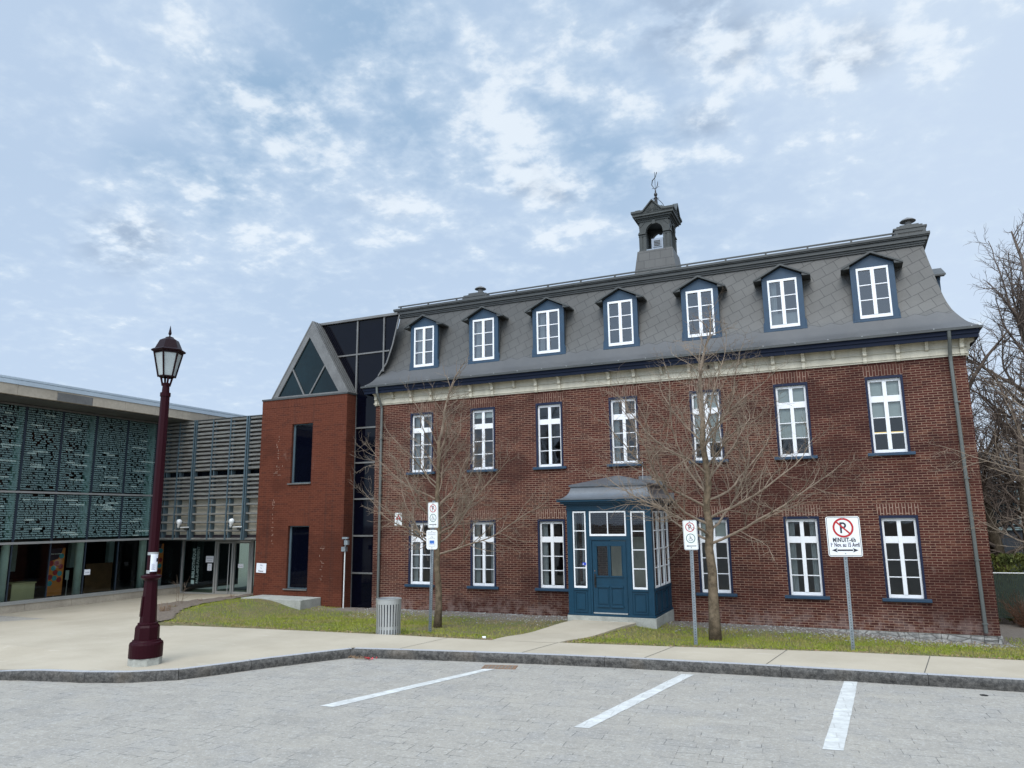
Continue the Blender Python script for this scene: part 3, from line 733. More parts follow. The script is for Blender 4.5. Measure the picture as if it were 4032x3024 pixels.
# gravel and litter along the wall
random.seed(5); mb = MB()
for _ in range(2600):
    x = random.uniform(-13.5, 3.6); y = random.uniform(18.6, 20) if random.random() < .75 else random.uniform(17.9, 19)
    if -6.6 < x < -4.2 and y > 17.8: continue
    r = random.uniform(.008, .026); z = lawn_z(x, y)
    pts = [(x+r*math.cos(k*1.57+.3)*random.uniform(.7, 1.3), y+r*math.sin(k*1.57+.3)*random.uniform(.7, 1.3), z+.001) for k in range(4)]
    tp = (x+random.uniform(-.3, .3)*r, y+random.uniform(-.3, .3)*r, z+r*random.uniform(.6, 1.0))
    for k in range(4): mb.quad(pts[k], pts[(k+1) % 4], tp)
tag(mb.build('gravel', 'stone'), 'grey gravel and crumbs scattered along the foot of the brick wall', 'gravel', kind='stuff')

# fallen leaves and thatch caught on the lawn edges
random.seed(19); lv = MB(); nl = 0
while nl < 1500:
    x = random.uniform(-15.5, 6); yb = interp(BACK, x); q = random.random()
    if q < .45: y = yb+abs(random.gauss(0, .22))
    elif q < .75: y = random.uniform(18.2, 19.9)
    else: y = random.uniform(14, 19)
    if q > .9: x = -5.2+abs(random.gauss(0, .25)); y = random.uniform(14.2, 17.5)
    if not blade_ok(x, y): continue
    z = lawn_z(x, y)+random.uniform(.0, .02); a = random.uniform(0, 6.28); l = random.uniform(.015, .04); c = Vector((x, y, z)); d1 = Vector((math.cos(a), math.sin(a), random.uniform(-.2, .4)))*l; d2 = Vector((-math.sin(a), math.cos(a), random.uniform(-.3, .5)))*l*.5
    lv.quad(c-d1, c-d2*.9, c+d1, c+d2); nl += 1
tag(lv.build('dead_leaves', 'dead'), 'brown dead leaves scattered along the lawn edges and wall', 'leaves', kind='stuff')
# parking lines
LN = 'painted parking lines on the pavers'
for (a, b, c, d), lab in (([(-6.95, 8.86), (-6.72, 8.88), (-5.72, 12.07), (-5.91, 12.0)], 'long white parking line ending at the rusty grate'),
                          ([(-3.28, 9.16), (-3.08, 9.19), (-2.45, 12.79), (-2.65, 12.77)], 'white parking line in the middle, pointing at the disabled parking sign with left arrow'),
                          ([(-.42, 9.35), (-.20, 9.38), (.005, 13.18), (-.19, 13.14)], 'short upright white parking line below the midnight parking sign')):
    mb = MB(); NN = 14
    for k in range(NN):
        t0 = k/NN; t1 = (k+1)/NN; l = lambda p, q, t: (p[0]+(q[0]-p[0])*t, p[1]+(q[1]-p[1])*t)
        q0, q1, q2, q3 = l(a, d, t0), l(b, c, t0), l(b, c, t1), l(a, d, t1)
        j = [random.uniform(-.006, .006) for _ in range(2)]
        mb.quad((q0[0]+j[0], q0[1], -.156), (q1[0]+j[1], q1[1], -.156), (q2[0]+j[1], q2[1], -.156), (q3[0]+j[0], q3[1], -.156))
    tag(mb.build('parking_line', 'paint_line'), lab, 'road marking', LN)

# storm grate
t_ = thing('sewer_grate', 'rusty slotted storm drain grate in the pavers against the kerb', 'grate', (-5.75, 12.22, -.16))
fr = MB(); ex = Vector((.97, .24, 0)).normalized(); ey = Vector((-ex.y, ex.x, 0))
def gb(mb, u0, u1, v0, v1, z0, z1):
    c = Vector((-5.72, 12.24, 0))+ex*(u0+u1)/2+ey*(v0+v1)/2; mb.obox((c.x, c.y, (z0+z1)/2), ex*(u1-u0)/2, ey*(v1-v0)/2, (0, 0, (z1-z0)/2))
gb(fr, -.30, .30, -.16, -.13, -.16, -.1545); gb(fr, -.30, .30, .13, .16, -.16, -.1545); gb(fr, -.30, -.27, -.13, .13, -.16, -.1545); gb(fr, .27, .30, -.13, .13, -.16, -.150)
fr.build('frame', 'rust', t_)
pit = MB(); gb(pit, -.27, .27, -.13, .13, -.1595, -.1585); pit.build('pit', plain('grate_silt', (.17, .155, .13), .9, var=.4, vscale=20), t_)
for k in range(9):
    b = MB(); gb(b, -.252+k*.0605, -.226+k*.0605, -.13, .13, -.1584, -.1555); b.build('bar', 'rust', t_)
mb = MB(); mb.lathe((1.64, 12.85, -.16), [(.055, 0), (.055, .004), (.04, .007)], 16)
tag(mb.build('valve_cap', 'hinge'), 'small dark round iron cap set in the pavers by the right kerb', 'valve cap')
# litter in the kerb corner
random.seed(8); mb = MB()
for _ in range(60):
    x = -8.72+random.gauss(.05, .16); y = 11.98+random.gauss(0, .05); a = random.uniform(0, 3.14); l = random.uniform(.03, .11)
    mb.tube([(x, y, -.15+random.uniform(0, .03)), (x+l*math.cos(a), y+l*math.sin(a)*.4, -.15+random.uniform(0, .06))], .004, 3)
tag(mb.build('leaf_litter', 'dead'), 'heap of dry twigs and leaves caught in the corner of the kerb', 'leaf litter', kind='stuff')
mb = MB()
for k in range(9):
    a = random.uniform(0, 6.28); x = -8.3+random.gauss(0, .06); y = 12.03+random.gauss(0, .03); z = -.155
    mb.quad((x, y, z), (x+.07*math.cos(a), y+.05*math.sin(a), z+.02), (x+.06*math.cos(a+.6), y+.06*math.sin(a+.6), z+.045), (x+.02, y+.03, z+.03))
tag(mb.build('red_scrap', 'red_cloth'), 'crumpled red scrap lying on the street beside the kerb corner', 'litter')

# ================================================================== BRICK BUILDING
X0, X1, YF, YB = -13.80, 3.02, 20.0, 29.0
BB = thing('brick_building', 'long two-storey dark red brick building with grey mansard roof, blue dormers and belfry', 'building', (-5.4, 20, -.47))
COLS = [-12.036, -9.868, -7.677, -5.42, -3.13, -.95, 1.228]
LOW = [c for i, c in enumerate(COLS) if i != 3]
ZL0, ZL1, ZU0, ZU1, HW = .456, 2.318, 3.892, 5.728, .3675

def holed_wall(mb, x0, x1, z0, z1, y, holes, depth, mapf=lambda x, y, z: (x, y, z)):
    xs = sorted({x0, x1} | {h[0] for h in holes} | {h[1] for h in holes}); zs = sorted({z0, z1} | {h[2] for h in holes} | {h[3] for h in holes})
    for xa, xb in zip(xs, xs[1:]):
        for za, zb in zip(zs, zs[1:]):
            cx, cz = (xa+xb)/2, (za+zb)/2
            if any(h[0] < cx < h[1] and h[2] < cz < h[3] for h in holes): continue
            mb.quad(mapf(xa, y, za), mapf(xb, y, za), mapf(xb, y, zb), mapf(xa, y, zb))
    for a, b, c, d in holes:
        mb.quad(mapf(a, y, c), mapf(a, y, d), mapf(a, y+depth, d), mapf(a, y+depth, c)); mb.quad(mapf(b, y, d), mapf(b, y, c), mapf(b, y+depth, c), mapf(b, y+depth, d))
        mb.quad(mapf(a, y, d), mapf(b, y, d), mapf(b, y+depth, d), mapf(a, y+depth, d)); mb.quad(mapf(b, y, c), mapf(a, y, c), mapf(a, y+depth, c), mapf(b, y+depth, c))
holes = [(c-HW-.055, c+HW+.055, ZL0-.01, ZL1+.065) for c in LOW]+[(c-HW-.055, c+HW+.055, ZU0-.01, ZU1+.065) for c in COLS]
holes.append((-5.95, -4.85, -.02, 1.9))      # doorway behind the porch
mb = MB(); holed_wall(mb, X0, X1, -.30, 6.30, YF, holes, .14)
mb.quad((X1, YF, -.30), (X1, YB, -.30), (X1, YB, 6.3), (X1, YF, 6.3)); mb.quad((X0, YB, -.30), (X0, YF, -.30), (X0, YF, 6.3), (X0, YB, 6.3)); mb.quad((X1, YB, -.3), (X0, YB, -.3), (X0, YB, 6.3), (X1, YB, 6.3))
mb.build('wall', 'brick', BB)
# dark rooms behind the windows
mb = MB()
for z0, z1 in ((-.2, 2.95), (3.15, 6.25)):
    a, b, c, d = X0+.3, X1-.3, YF+.142, 26.0
    mb.quad((a, c, z0), (b, c, z0), (b, d, z0), (a, d, z0)); mb.quad((a, c, z1), (a, d, z1), (b, d, z1), (b, c, z1)); mb.quad((a, d, z0), (b, d, z0), (b, d, z1), (a, d, z1))
    for x in [a, b]+[(p+q)/2 for p, q in zip(COLS[::2], COLS[1::2])]:
        mb.quad((x, c, z0), (x, d, z0), (x, d, z1), (x, c, z1))
mb.build('rooms', 'interior', BB)
mb = MB(); random.seed(2)
# rubble foundation, courses of slightly uneven stones
x = X0-.03
while x < X1+.02:
    for row in range(2):
        pass
    w = random.uniform(.25, .6); x2 = min(x+w, X1+.03)
    for za, zb in ((-.75, -.40), (-.395, random.uniform(-.315, -.303))):
        p = random.uniform(.02, .06); mb.box(x+.004, x2-.004, YF-p, YF+.2, za, zb)
    x = x2
mb.box(X1-.2, X1+.04, YF+.2, YB, -.75, -.305)
mb.build('foundation', 'stone', BB)

def frame_bars(mb, cx, hw, z0, z1, y0, y1, st=.045, bot=.07, top=.045, mull=.042, hbars=(), thick=None):
    """white sash frame: outer stiles, centre post and cross bars (z, half height)"""
    mb.box(cx-hw, cx-hw+st, y0, y1, z0, z1); mb.box(cx+hw-st, cx+hw, y0, y1, z0, z1)
    mb.box(cx-hw+st, cx+hw-st, y0+.002, y1, z0, z0+bot); mb.box(cx-hw+st, cx+hw-st, y0+.002, y1, z1-top, z1)
    if mull: mb.box(cx-mull, cx+mull, y0-.006, y1-.002, z0+bot, z1-top)
    for z, h, prot in hbars:
        if mull:
            mb.box(cx-hw+st, cx-mull, y0+prot, y1, z-h, z+h); mb.box(cx+mull, cx+hw-st, y0+prot, y1, z-h, z+h)
        else: mb.box(cx-hw+st, cx+hw-st, y0+prot, y1, z-h, z+h)

def facade_window(cx, z0, z1, label, blind=0.0, curtain=0):
    H = z1-z0
    fr = MB(); frame_bars(fr, cx, HW, z0, z1, YF+.055, YF+.115, .047, .075, .07, .045, [(z1-.275*H, .043*H, .001), (z1-.528*H, .011, .008), (z1-.742*H, .011, .008)])
    w = fr.build('window', 'white', BB, bevel=.004)
    if label: w['label'] = label
    g = MB(); g.quad((cx-HW+.03, YF+.09, z0+.03), (cx+HW-.03, YF+.09, z0+.03), (cx+HW-.03, YF+.09, z1-.03), (cx-HW+.03, YF+.09, z1-.03)); g.build('pane', 'glass', w)
    c = MB(); a, b = cx-HW-.052, cx+HW+.052
    c.box(a, cx-HW, YF-.012, YF+.12, z0, z1+.062); c.box(cx+HW, b, YF-.012, YF+.12, z0, z1+.062); c.box(cx-HW, cx+HW, YF-.012, YF+.12, z1, z1+.062); c.build('casing', 'navy', w)
    s = MB(); s.box(cx-HW-.15, cx+HW+.15, YF-.075, YF+.13, z0-.075, z0-.003); s.build('sill', 'blue', w, bevel=.006)
    l = MB(); zt = z1+.064; n = 12
    for i in range(n):           # cambered soldier arch, thin proud slab
        u0 = -1+2*i/n; u1 = -1+2*(i+1)/n; cam_ = lambda u: .02*(1-u*u)
        f0 = lambda u, top: (cx+u*(.425 if not top else .50), zt+(0 if not top else .262)+cam_(u)*(1 if top else .6))
        p = [f0(u0, 0), f0(u1, 0), f0(u1, 1), f0(u0, 1)]
        l.quad(*[(q[0], YF-.004, q[1]) for q in p])
        l.quad((p[1][0], YF-.004, p[1][1]), (p[0][0], YF-.004, p[0][1]), (p[0][0], YF+.004, p[0][1]), (p[1][0], YF+.004, p[1][1]))
    l.build('lintel', 'brick_arch', w)
    if blind:
        b_ = MB(); b_.box(cx-HW+.02, cx+HW-.02, YF+.16, YF+.165, z1-blind*H, z1); b_.box(cx-HW+.02, cx+HW-.02, YF+.155, YF+.17, z1-blind*H-.02, z1-blind*H); b_.build('blind', 'blind', w)
    if curtain:
        k = MB(); n = 14
        for side in ((-1, 1) if curtain == 2 else (-1,)):
            pr = None
            for i in range(n+1):
                x = cx+side*(HW-.02-.17*i/n); y = YF+.2+.012*math.sin(i*2.1)
                if pr: k.quad((pr[0], pr[1], z0+.05), (x, y, z0+.05), (x, y, z1), (pr[0], pr[1], z1))
                pr = (x, y)
        k.build('curtain', 'curtain', w)
    return w
for i, c in enumerate(LOW): facade_window(c, ZL0, ZL1, None, blind={3: .24, 4: .0, 5: 0}.get(i, 0), curtain={0: 1, 1: 2, 2: 1, 4: 2}.get(i, 0))
for i, c in enumerate(COLS): facade_window(c, ZU0, ZU1, 'tall window with a pale roller blind drawn part way' if i in (4, 5, 6) else None, blind={1: .12, 4: .74, 5: .74, 6: .52}.get(i, 0), curtain={0: 2, 3: 1}.get(i, 0))
# ceiling tubes seen lit through two upper windows
M['tube_light'] = bpy.data.materials.new('lit_tube'); M['tube_light'].use_nodes = True
b_ = M['tube_light'].node_tree.nodes['Principled BSDF']; b_.inputs['Emission Color'].default_value = (1, .72, .3, 1); b_.inputs['Emission Strength'].default_value = .9
for (xa, xb, y, z) in ((-7.75, -7.35, 21.2, 4.98), (1.0, 1.75, 22.6, 4.62)):
    mb = MB(); mb.box(xa, xb, y, y+.05, z, z+.035); mb.build('ceiling_lamp', 'tube_light', BB)

# ---- frieze, brackets, fascia and gutter (front, left and right returns)
def ring(mb, t0, t1, z0, z1, yb=24.5):
    """band round front and both flanks, between insets t0 (outer, smaller) and t1"""
    mb.box(X0+t0, X1-t0, YF+t0, YF+t1, z0, z1)
    mb.box(X0+t0, X0+t1, YF+t1, yb, z0, z1); mb.box(X1-t1, X1-t0, YF+t1, yb, z0, z1)
mb = MB(); ring(mb, -.03, .08, 6.135, 6.175); ring(mb, -.055, .08, 6.175, 6.215); ring(mb, -.035, .08, 6.215, 6.30); ring(mb, -.018, .08, 6.30, 6.53)
ring(mb, -.05, -.018, 6.345, 6.365); ring(mb, -.06, .08, 6.53, 6.56); ring(mb, -.27, .08, 6.56, 6.60)
mb.build('frieze', 'cream', BB)
mb = MB(); ring(mb, -.285, -.24, 6.50, 6.60); ring(mb, -.31, -.24, 6.60, 6.70); M['fascia_shaded_navy'] = plain('fascia_shaded_navy_paint', (.005, .0095, .024), .55, var=.1, spec=.15); mb.build('fascia', 'fascia_shaded_navy', BB)  # navy darkened further: shade under the eaves is put into the colour
gut = MB(); ring(gut, -.375, -.312, 6.70, 6.712); ring(gut, -.375, -.366, 6.712, 6.755)
GT = gut.build('gutter', 'tin', BB)
mb = MB()
x = X0-.2
while x < X1+.2:
    mb.box(x, x+.025, YF-.372, YF-.30, 6.757, 6.772); x += .78
mb.build('gutter_strap', 'alu', GT)
BRT = [(-.018, 6.56), (-.245, 6.56), (-.245, 6.50), (-.225, 6.48), (-.17, 6.455), (-.13, 6.41), (-.125, 6.36), (-.14, 6.325), (-.12, 6.30), (-.09, 6.28), (-.085, 6.21), (-.095, 6.18), (-.075, 6.13), (-.05, 6.115), (-.03, 6.12), (-.018, 6.13)]
BRS = [(-.018, 6.56), (-.20, 6.56), (-.20, 6.52), (-.16, 6.49), (-.12, 6.44), (-.11, 6.38), (-.09, 6.33), (-.05, 6.30), (-.018, 6.295)]
def bracket(x, prof, wd=.085):
    mb = MB(); mb.extrude([(x-wd/2, YF+d, z) for d, z in prof], (wd, 0, 0)); return mb.build('bracket', 'cream', BB)
for c in COLS:
    bracket(c-.37, BRT); bracket(c+.37, BRT)
for a, b in zip(COLS, COLS[1:]): bracket((a+b)/2, BRS, .07)
bracket(COLS[0]-1.07, BRS, .07); bracket(COLS[-1]+1.0, BRS, .07); bracket(X1-.06, BRT); bracket(X0+.06, BRT)
for xx, s in ((X1, 1), (X0, -1)):            # returns round the corners
    for y in (YF+.06, YF+1.0, YF+2.0):
        mb = MB(); mb.extrude([(xx-s*d, y, z) for d, z in BRT], (0, .085, 0)); mb.build('bracket', 'cream', BB)
mb = MB(); mb.tube([(-2.98, YF-.02, 6.44), (-2.98, YF-.11, 6.44), (-2.98, YF-.13, 6.36)], [.02, .03, .045], 8); mb.build('security_lamp', 'hinge', BB)

# ---- mansard roof with bell-cast eaves
PR = [(-.315, 6.772), (-.20, 6.86), (-.10, 6.955), (0, 7.10), (.09, 7.25), (.16, 7.40), (.25, 7.68), (.34, 8.10), (.415, 8.50), (.47, 8.78), (.52, 9.08), (.545, 9.26)]
def catmull(P, n):
    out = []
    for i in range(len(P)-1):
        p0, p1, p2, p3 = P[max(i-1, 0)], P[i], P[i+1], P[min(i+2, len(P)-1)]
        for k in range(n):
            t = k/n; out.append(tuple(.5*((2*p1[d])+(-p0[d]+p2[d])*t+(2*p0[d]-5*p1[d]+4*p2[d]-p3[d])*t*t+(-p0[d]+3*p1[d]-3*p2[d]+p3[d])*t**3) for d in (0, 1)))
    return out+[P[-1]]
PF = catmull(PR, 3)
def t_at(z):
    for (a, b), (c, d) in zip(PF, PF[1:]):
        if z <= d: return a+(c-a)*(z-b)/(d-b)
    return PF[-1][0]
mb = MB(); arc = 0
for (ta, za), (tb, zb) in zip(PF, PF[1:]):
    L = math.hypot(tb-ta, zb-za); v0, v1 = arc, arc+L; arc += L
    xs = [None]+sorted([c+s*.40 for c in COLS for s in (-1, 1)])+[None]
    for i in range(len(xs)-1):
        if i % 2 == 1 and za > 7.38 and zb < 8.62: continue        # opening behind a dormer
        xa0 = X0+ta if xs[i] is None else xs[i]; xa1 = X0+tb if xs[i] is None else xs[i]
        xb0 = X1-ta if xs[i+1] is None else xs[i+1]; xb1 = X1-tb if xs[i+1] is None else xs[i+1]
        mb.quad((xa0, YF+ta, za), (xb0, YF+ta, za), (xb1, YF+tb, zb), (xa1, YF+tb, zb), uv=[(xa0, v0), (xb0, v0), (xb1, v1), (xa1, v1)])
    for s, xx in ((1, X1), (-1, X0)):
        p = [(xx-s*ta, YF+ta, za), (xx-s*ta, YB-ta, za), (xx-s*tb, YB-tb, zb), (xx-s*tb, YF+tb, zb)]
        u = [(YF+ta, v0), (YB-ta, v0), (YB-tb, v1), (YF+tb, v1)]
        if s < 0: p = p[::-1]; u = u[::-1]
        mb.quad(*p, uv=u)
    mb.quad((X1-ta, YB-ta, za), (X0+ta, YB-ta, za), (X0+tb, YB-tb, zb), (X1-tb, YB-tb, zb), uv=[(0, v0), (17, v0), (17, v1), (0, v1)])
roof = mb.build('mansard_roof', 'roof_tile', BB)
mb = MB(); mb.quad((X0, YF+.3, 6.62), (X1, YF+.3, 6.62), (X1, YB, 6.62), (X0, YB, 6.62)); mb.box(X0+.6, X1-.6, 22.5, 22.6, 6.65, 9.2)
mb.build('attic', 'interior', BB)
mb = MB()
def ring4(mb, t0, t1, z0, z1):
    mb.box(X0+t0, X1-t0, YF+t0, YF+t1, z0, z1); mb.box(X0+t0, X1-t0, YB-t1, YB-t0, z0, z1)
    mb.box(X0+t0, X0+t1, YF+t1, YB-t1, z0, z1); mb.box(X1-t1, X1-t0, YF+t1, YB-t1, z0, z1)
ring4(mb, .50, .70, 9.20, 9.245); ring4(mb, .475, .70, 9.245, 9.30); ring4(mb, .43, .70, 9.30, 9.40); ring4(mb, .385, .70, 9.40, 9.43); ring4(mb, .36, .70, 9.43, 9.50)
mb.box(X0+.70, X1-.70, YF+.70, YB-.70, 9.40, 9.47)
mb.build('roof_cornice', 'tin', BB, bevel=.006)
mb = MB(); mb.box(X0+.5, X1-.5, YF+.45, YF+.49, 9.575, 9.612)
x = X0+.6
while x < X1-.5:
    mb.box(x-.025, x+.025, YF+.452, YF+.488, 9.50, 9.576); x += 1.08
mb.build('snow_rail', 'tin', BB)

# ---- dormers
def dormer(mapf, label=None, curtain=0, back=.62):
    def bx(mb, u0, u1, d0, d1, z0, z1):
        P = [mapf(u, d, z) for z in (z0, z1) for u, d in ((u0, d0), (u1, d0), (u1, d1), (u0, d1))]; i = len(mb.v); mb.v += P
        for q in ((0, 3, 2, 1), (4, 5, 6, 7), (0, 1, 5, 4), (1, 2, 6, 5), (2, 3, 7, 6), (3, 0, 4, 7)): mb.f.append(tuple(i+k for k in q))
    mb = MB()
    bx(mb, -.51, -.372, .085, .16, 7.24, 8.66); bx(mb, .372, .51, .085, .16, 7.24, 8.66); bx(mb, -.372, .372, .085, .16, 7.24, 7.315)
    bx(mb, -.545, .545, .075, .17, 7.232, 7.275)
    for s in (-1, 1):                       # small scrolled foot beside the frame
        mb.extrude([mapf(s*.51, .09, 7.275), mapf(s*.545, .09, 7.275), mapf(s*.54, .09, 7.45), mapf(s*.525, .09, 7.50), mapf(s*.51, .09, 7.52)], Vector(mapf(0, .06, 0))-Vector(mapf(0, 0, 0)))
    mb.extrude([mapf(-.51, .085, 8.66), mapf(.51, .085, 8.66), mapf(.51, .085, 8.72), mapf(0, .085, 8.985), mapf(-.51, .085, 8.72)], Vector(mapf(0, .075, 0))-Vector(mapf(0, 0, 0)))
    d = mb.build('dormer', 'blue', BB, bevel=.004)
    if label: d['label'] = label
    for s in (-1, 1):
        ch = MB(); P = [(.15, 7.24), (.15, 8.70), (back, 8.70), (.24, 7.24)]
        ch.quad(*[mapf(s*.495, a, z) for a, z in P], uv=[(a, z) for a, z in P])
        ch.build('dormer_cheek', 'tile_small', d)
    rf = MB(); D = Vector(mapf(0, back+.06, 0))-Vector(mapf(0, 0, 0))
    for s in (-1, 1):
        rf.extrude([mapf(0, -.04, 9.055), mapf(s*.72, -.04, 8.685), mapf(s*.72, -.04, 8.64), mapf(0, -.04, 9.005)], D)
        rf.extrude([mapf(s*.72, -.02, 8.64), mapf(s*.515, -.02, 8.66), mapf(s*.515, -.02, 8.745)], D*.7)   # boxed-in soffit
    rf.build('dormer_roof', 'tin', d)
    wf = MB(); z0, z1 = 7.315, 8.655
    bx(wf, -.372, -.325, .07, .13, z0, z1); bx(wf, .325, .372, .07, .13, z0, z1); bx(wf, -.325, .325, .072, .13, z0, z0+.085); bx(wf, -.325, .325, .072, .13, z1-.065, z1)
    bx(wf, -.045, .045, .066, .128, z0+.085, z1-.065)
    for k in (1, 2):
        zc = z0+.085+(z1-z0-.15)*k/3
        bx(wf, -.325, -.045, .085, .13, zc-.013, zc+.013); bx(wf, .045, .325, .085, .13, zc-.013, zc+.013)
    wf.build('window_frame', 'white', d, bevel=.004)
    p = MB(); p.quad(mapf(-.34, .112, z0+.03), mapf(.34, .112, z0+.03), mapf(.34, .112, z1-.03), mapf(-.34, .112, z1-.03)); p.build('pane', 'glass_sky', d)
    if curtain:
        k = MB(); pr = None; n = 12
        for i in range(n+1):
            u = -.33+.15*i/n; dd = .24+.014*math.sin(i*2.2)
            if pr: k.quad(mapf(pr[0], pr[1], z0+.02), mapf(u, dd, z0+.02), mapf(u+.03, dd, z1), mapf(pr[0]+.03, pr[1], z1))
            pr = (u, dd)
        k.build('curtain', 'curtain', d)
    if curtain == 2:
        k = MB(); k.quad(mapf(-.33, .22, z0), mapf(.33, .22, z0), mapf(.33, .22, z0+.42), mapf(-.33, .22, z0+.42)); k.build('blind', 'curtain', d)
    return d
for i, c in enumerate(COLS):
    dormer((lambda c: lambda u, d, z: (c+u, YF+d, z))(c), curtain={0: 1, 1: 1, 2: 1, 5: 2}.get(i, 0))
dormer(lambda u, d, z: (X1-d, 22.3+u, z), 'flank dormer seen edge-on past the right end of the roof')

# ---- chimney caps on the roof
def flue(x0, x1, y, z0, tiers, cap_c, label):
    mb = MB(); z = z0
    for ins, h in tiers:
        mb.box(x0+ins, x1-ins, y-.30+ins*.5, y+.30-ins*.5, z, z+h); z += h
    o = mb.build('chimney', 'tin', BB, bevel=.006); o['label'] = label
    v = MB(); v.lathe((cap_c, y, z), [(.085, 0), (.085, .15), (.19, .155), (.195, .165), (.15, .205), (.06, .25), (0.005, .275)], 20)
    v.build('vent_cowl', 'grey_trim', o)
flue(1.88, 2.60, 20.85, 9.46, [(0, .24), (-.03, .05), (.06, .05), (.14, .04)], 2.24, 'stepped chimney with round cowl at the right end of the roof')
flue(-10.95, -10.05, 21.0, 9.46, [(0, .24), (.03, .04), (.18, .08)], -10.42, 'low chimney with small cowl near the left end of the roof')

# ---- belfry
cx_, cy_ = -4.62, 22.05
mb = MB()
def frustum(mb, h0, z0, h1, z1):
    a = [(cx_+sx*h0, cy_+sy*h0, z0) for sx, sy in ((-1, -1), (1, -1), (1, 1), (-1, 1))]; b = [(cx_+sx*h1, cy_+sy*h1, z1) for sx, sy in ((-1, -1), (1, -1), (1, 1), (-1, 1))]
    for k in range(4):
        k2 = (k+1) % 4; w0, w1 = h0, h1
        mb.quad(a[k], a[k2], b[k2], b[k], uv=[(-w0, z0), (w0, z0), (w1, z1), (-w1, z1)])
    mb.quad(*b, uv=[(0, 0), (.1, 0), (.1, .1), (0, .1)])
frustum(mb, .70, 9.42, .545, 10.60)
cup = mb.build('belfry', 'tile_small', BB); cup['label'] = 'open grey belfry with arched sides, gabled roof and weather vane'
mb = MB(); mb.box(cx_-.74, cx_+.74, cy_-.74, cy_+.74, 9.47, 9.53); mb.build('base_flashing', 'rust', cup)
def side(k):
    ca, sa = [(1, 0), (0, 1), (-1, 0), (0, -1)][k]
    return lambda u, d, z: (cx_+ca*u+sa*(-d)*-1*0+(-sa)*(-d)*1 if False else cx_+ca*u+sa*d, cy_+sa*u-ca*d, z)
HB = .475; ZA, ZS, ZTOP = 10.60, 11.23, 11.58; AR = .265
for k in range(4):
    mp = side(k); mb = MB(); dz = HB; th = .11
    arc = [(AR*math.cos(math.pi*i/16), ZS+AR*math.sin(math.pi*i/16)) for i in range(17)]     # right to left
    path = [(AR, ZA)]+arc+[(-AR, ZA)]
    outer = [(HB, ZA)]+[(HB if i < 5 else (HB*math.cos(math.pi*(i-4)/8) if i < 12 else -HB), min(ZTOP, ZS+(ZTOP-ZS)*(i/5 if i < 5 else (1 if i < 12 else (16-i)/5)))) for i in range(17)]+[(-HB, ZA)]
    for (p, q), (p2, q2) in zip(zip(path, outer), list(zip(path, outer))[1:]):
        mb.quad(mp(p[0], dz, p[1]), mp(q[0], dz, q[1]), mp(q2[0], dz, q2[1]), mp(p2[0], dz, p2[1]))
        mb.quad(mp(p2[0], dz-th, p2[1]), mp(q2[0], dz-th, q2[1]), mp(q[0], dz-th, q[1]), mp(p[0], dz-th, p[1]))
        mb.quad(mp(p2[0], dz, p2[1]), mp(p2[0], dz-th, p2[1]), mp(p[0], dz-th, p[1]), mp(p[0], dz, p[1]))
    def pb(u0, u1, z0, z1, d0, d1):
        P = [mp(u, d, z) for z in (z0, z1) for u, d in ((u0, d1), (u1, d1), (u1, d0), (u0, d0))]; i = len(mb.v); mb.v += P
        for q in ((0, 3, 2, 1), (4, 5, 6, 7), (0, 1, 5, 4), (1, 2, 6, 5), (2, 3, 7, 6), (3, 0, 4, 7)): mb.f.append(tuple(i+kk for kk in q))
    for s in (-1, 1):                                          # paired pilaster strips, imposts and spandrel triangles
        lo, hi = sorted((s*.27, s*HB))
        pb(lo, hi, 11.17, 11.21, dz, dz+.045); pb(lo, hi, 11.21, 11.25, dz, dz+.03); pb(lo, hi, 11.10, 11.125, dz, dz+.03)
        for a, b in ((.275, .345), (.39, .47)):
            l2, h2 = sorted((s*a, s*b)); pb(l2, h2, 10.66, 11.10, dz, dz+.02)
        pb(lo, hi, 10.60, 10.66, dz, dz+.035)
        mb.extrude([mp(s*.29, dz+.003, 11.555), mp(s*.44, dz+.003, 11.555), mp(s*.44, dz+.003, 11.40)], Vector(mp(0, .012, 0))-Vector(mp(0, 0, 0)))
    for i in range(16):                                        # archivolt
        a, b = math.pi*i/16, math.pi*(i+1)/16; r0, r1 = AR, AR+.045
        P = [(r0*math.cos(a), ZS+r0*math.sin(a)), (r1*math.cos(a), ZS+r1*math.sin(a)), (r1*math.cos(b), ZS+r1*math.sin(b)), (r0*math.cos(b), ZS+r0*math.sin(b))]
        mb.extrude([mp(p, dz+.004, z) for p, z in P], Vector(mp(0, .022, 0))-Vector(mp(0, 0, 0)))
    pb(-.05, .05, 11.46, 11.575, dz+.028, dz+.05)
    mb.build('arch_side', 'tin_green', cup)
mb = MB()
for h, z0, z1 in ((.50, 11.58, 11.63), (.53, 11.63, 11.67), (.585, 11.67, 11.73), (.64, 11.73, 11.80), (.655, 11.80, 11.825)): mb.box(cx_-h, cx_+h, cy_-h, cy_+h, z0, z1)
mb.build('belfry_cornice', 'tin_green', cup)
mb = MB()
EH = .66
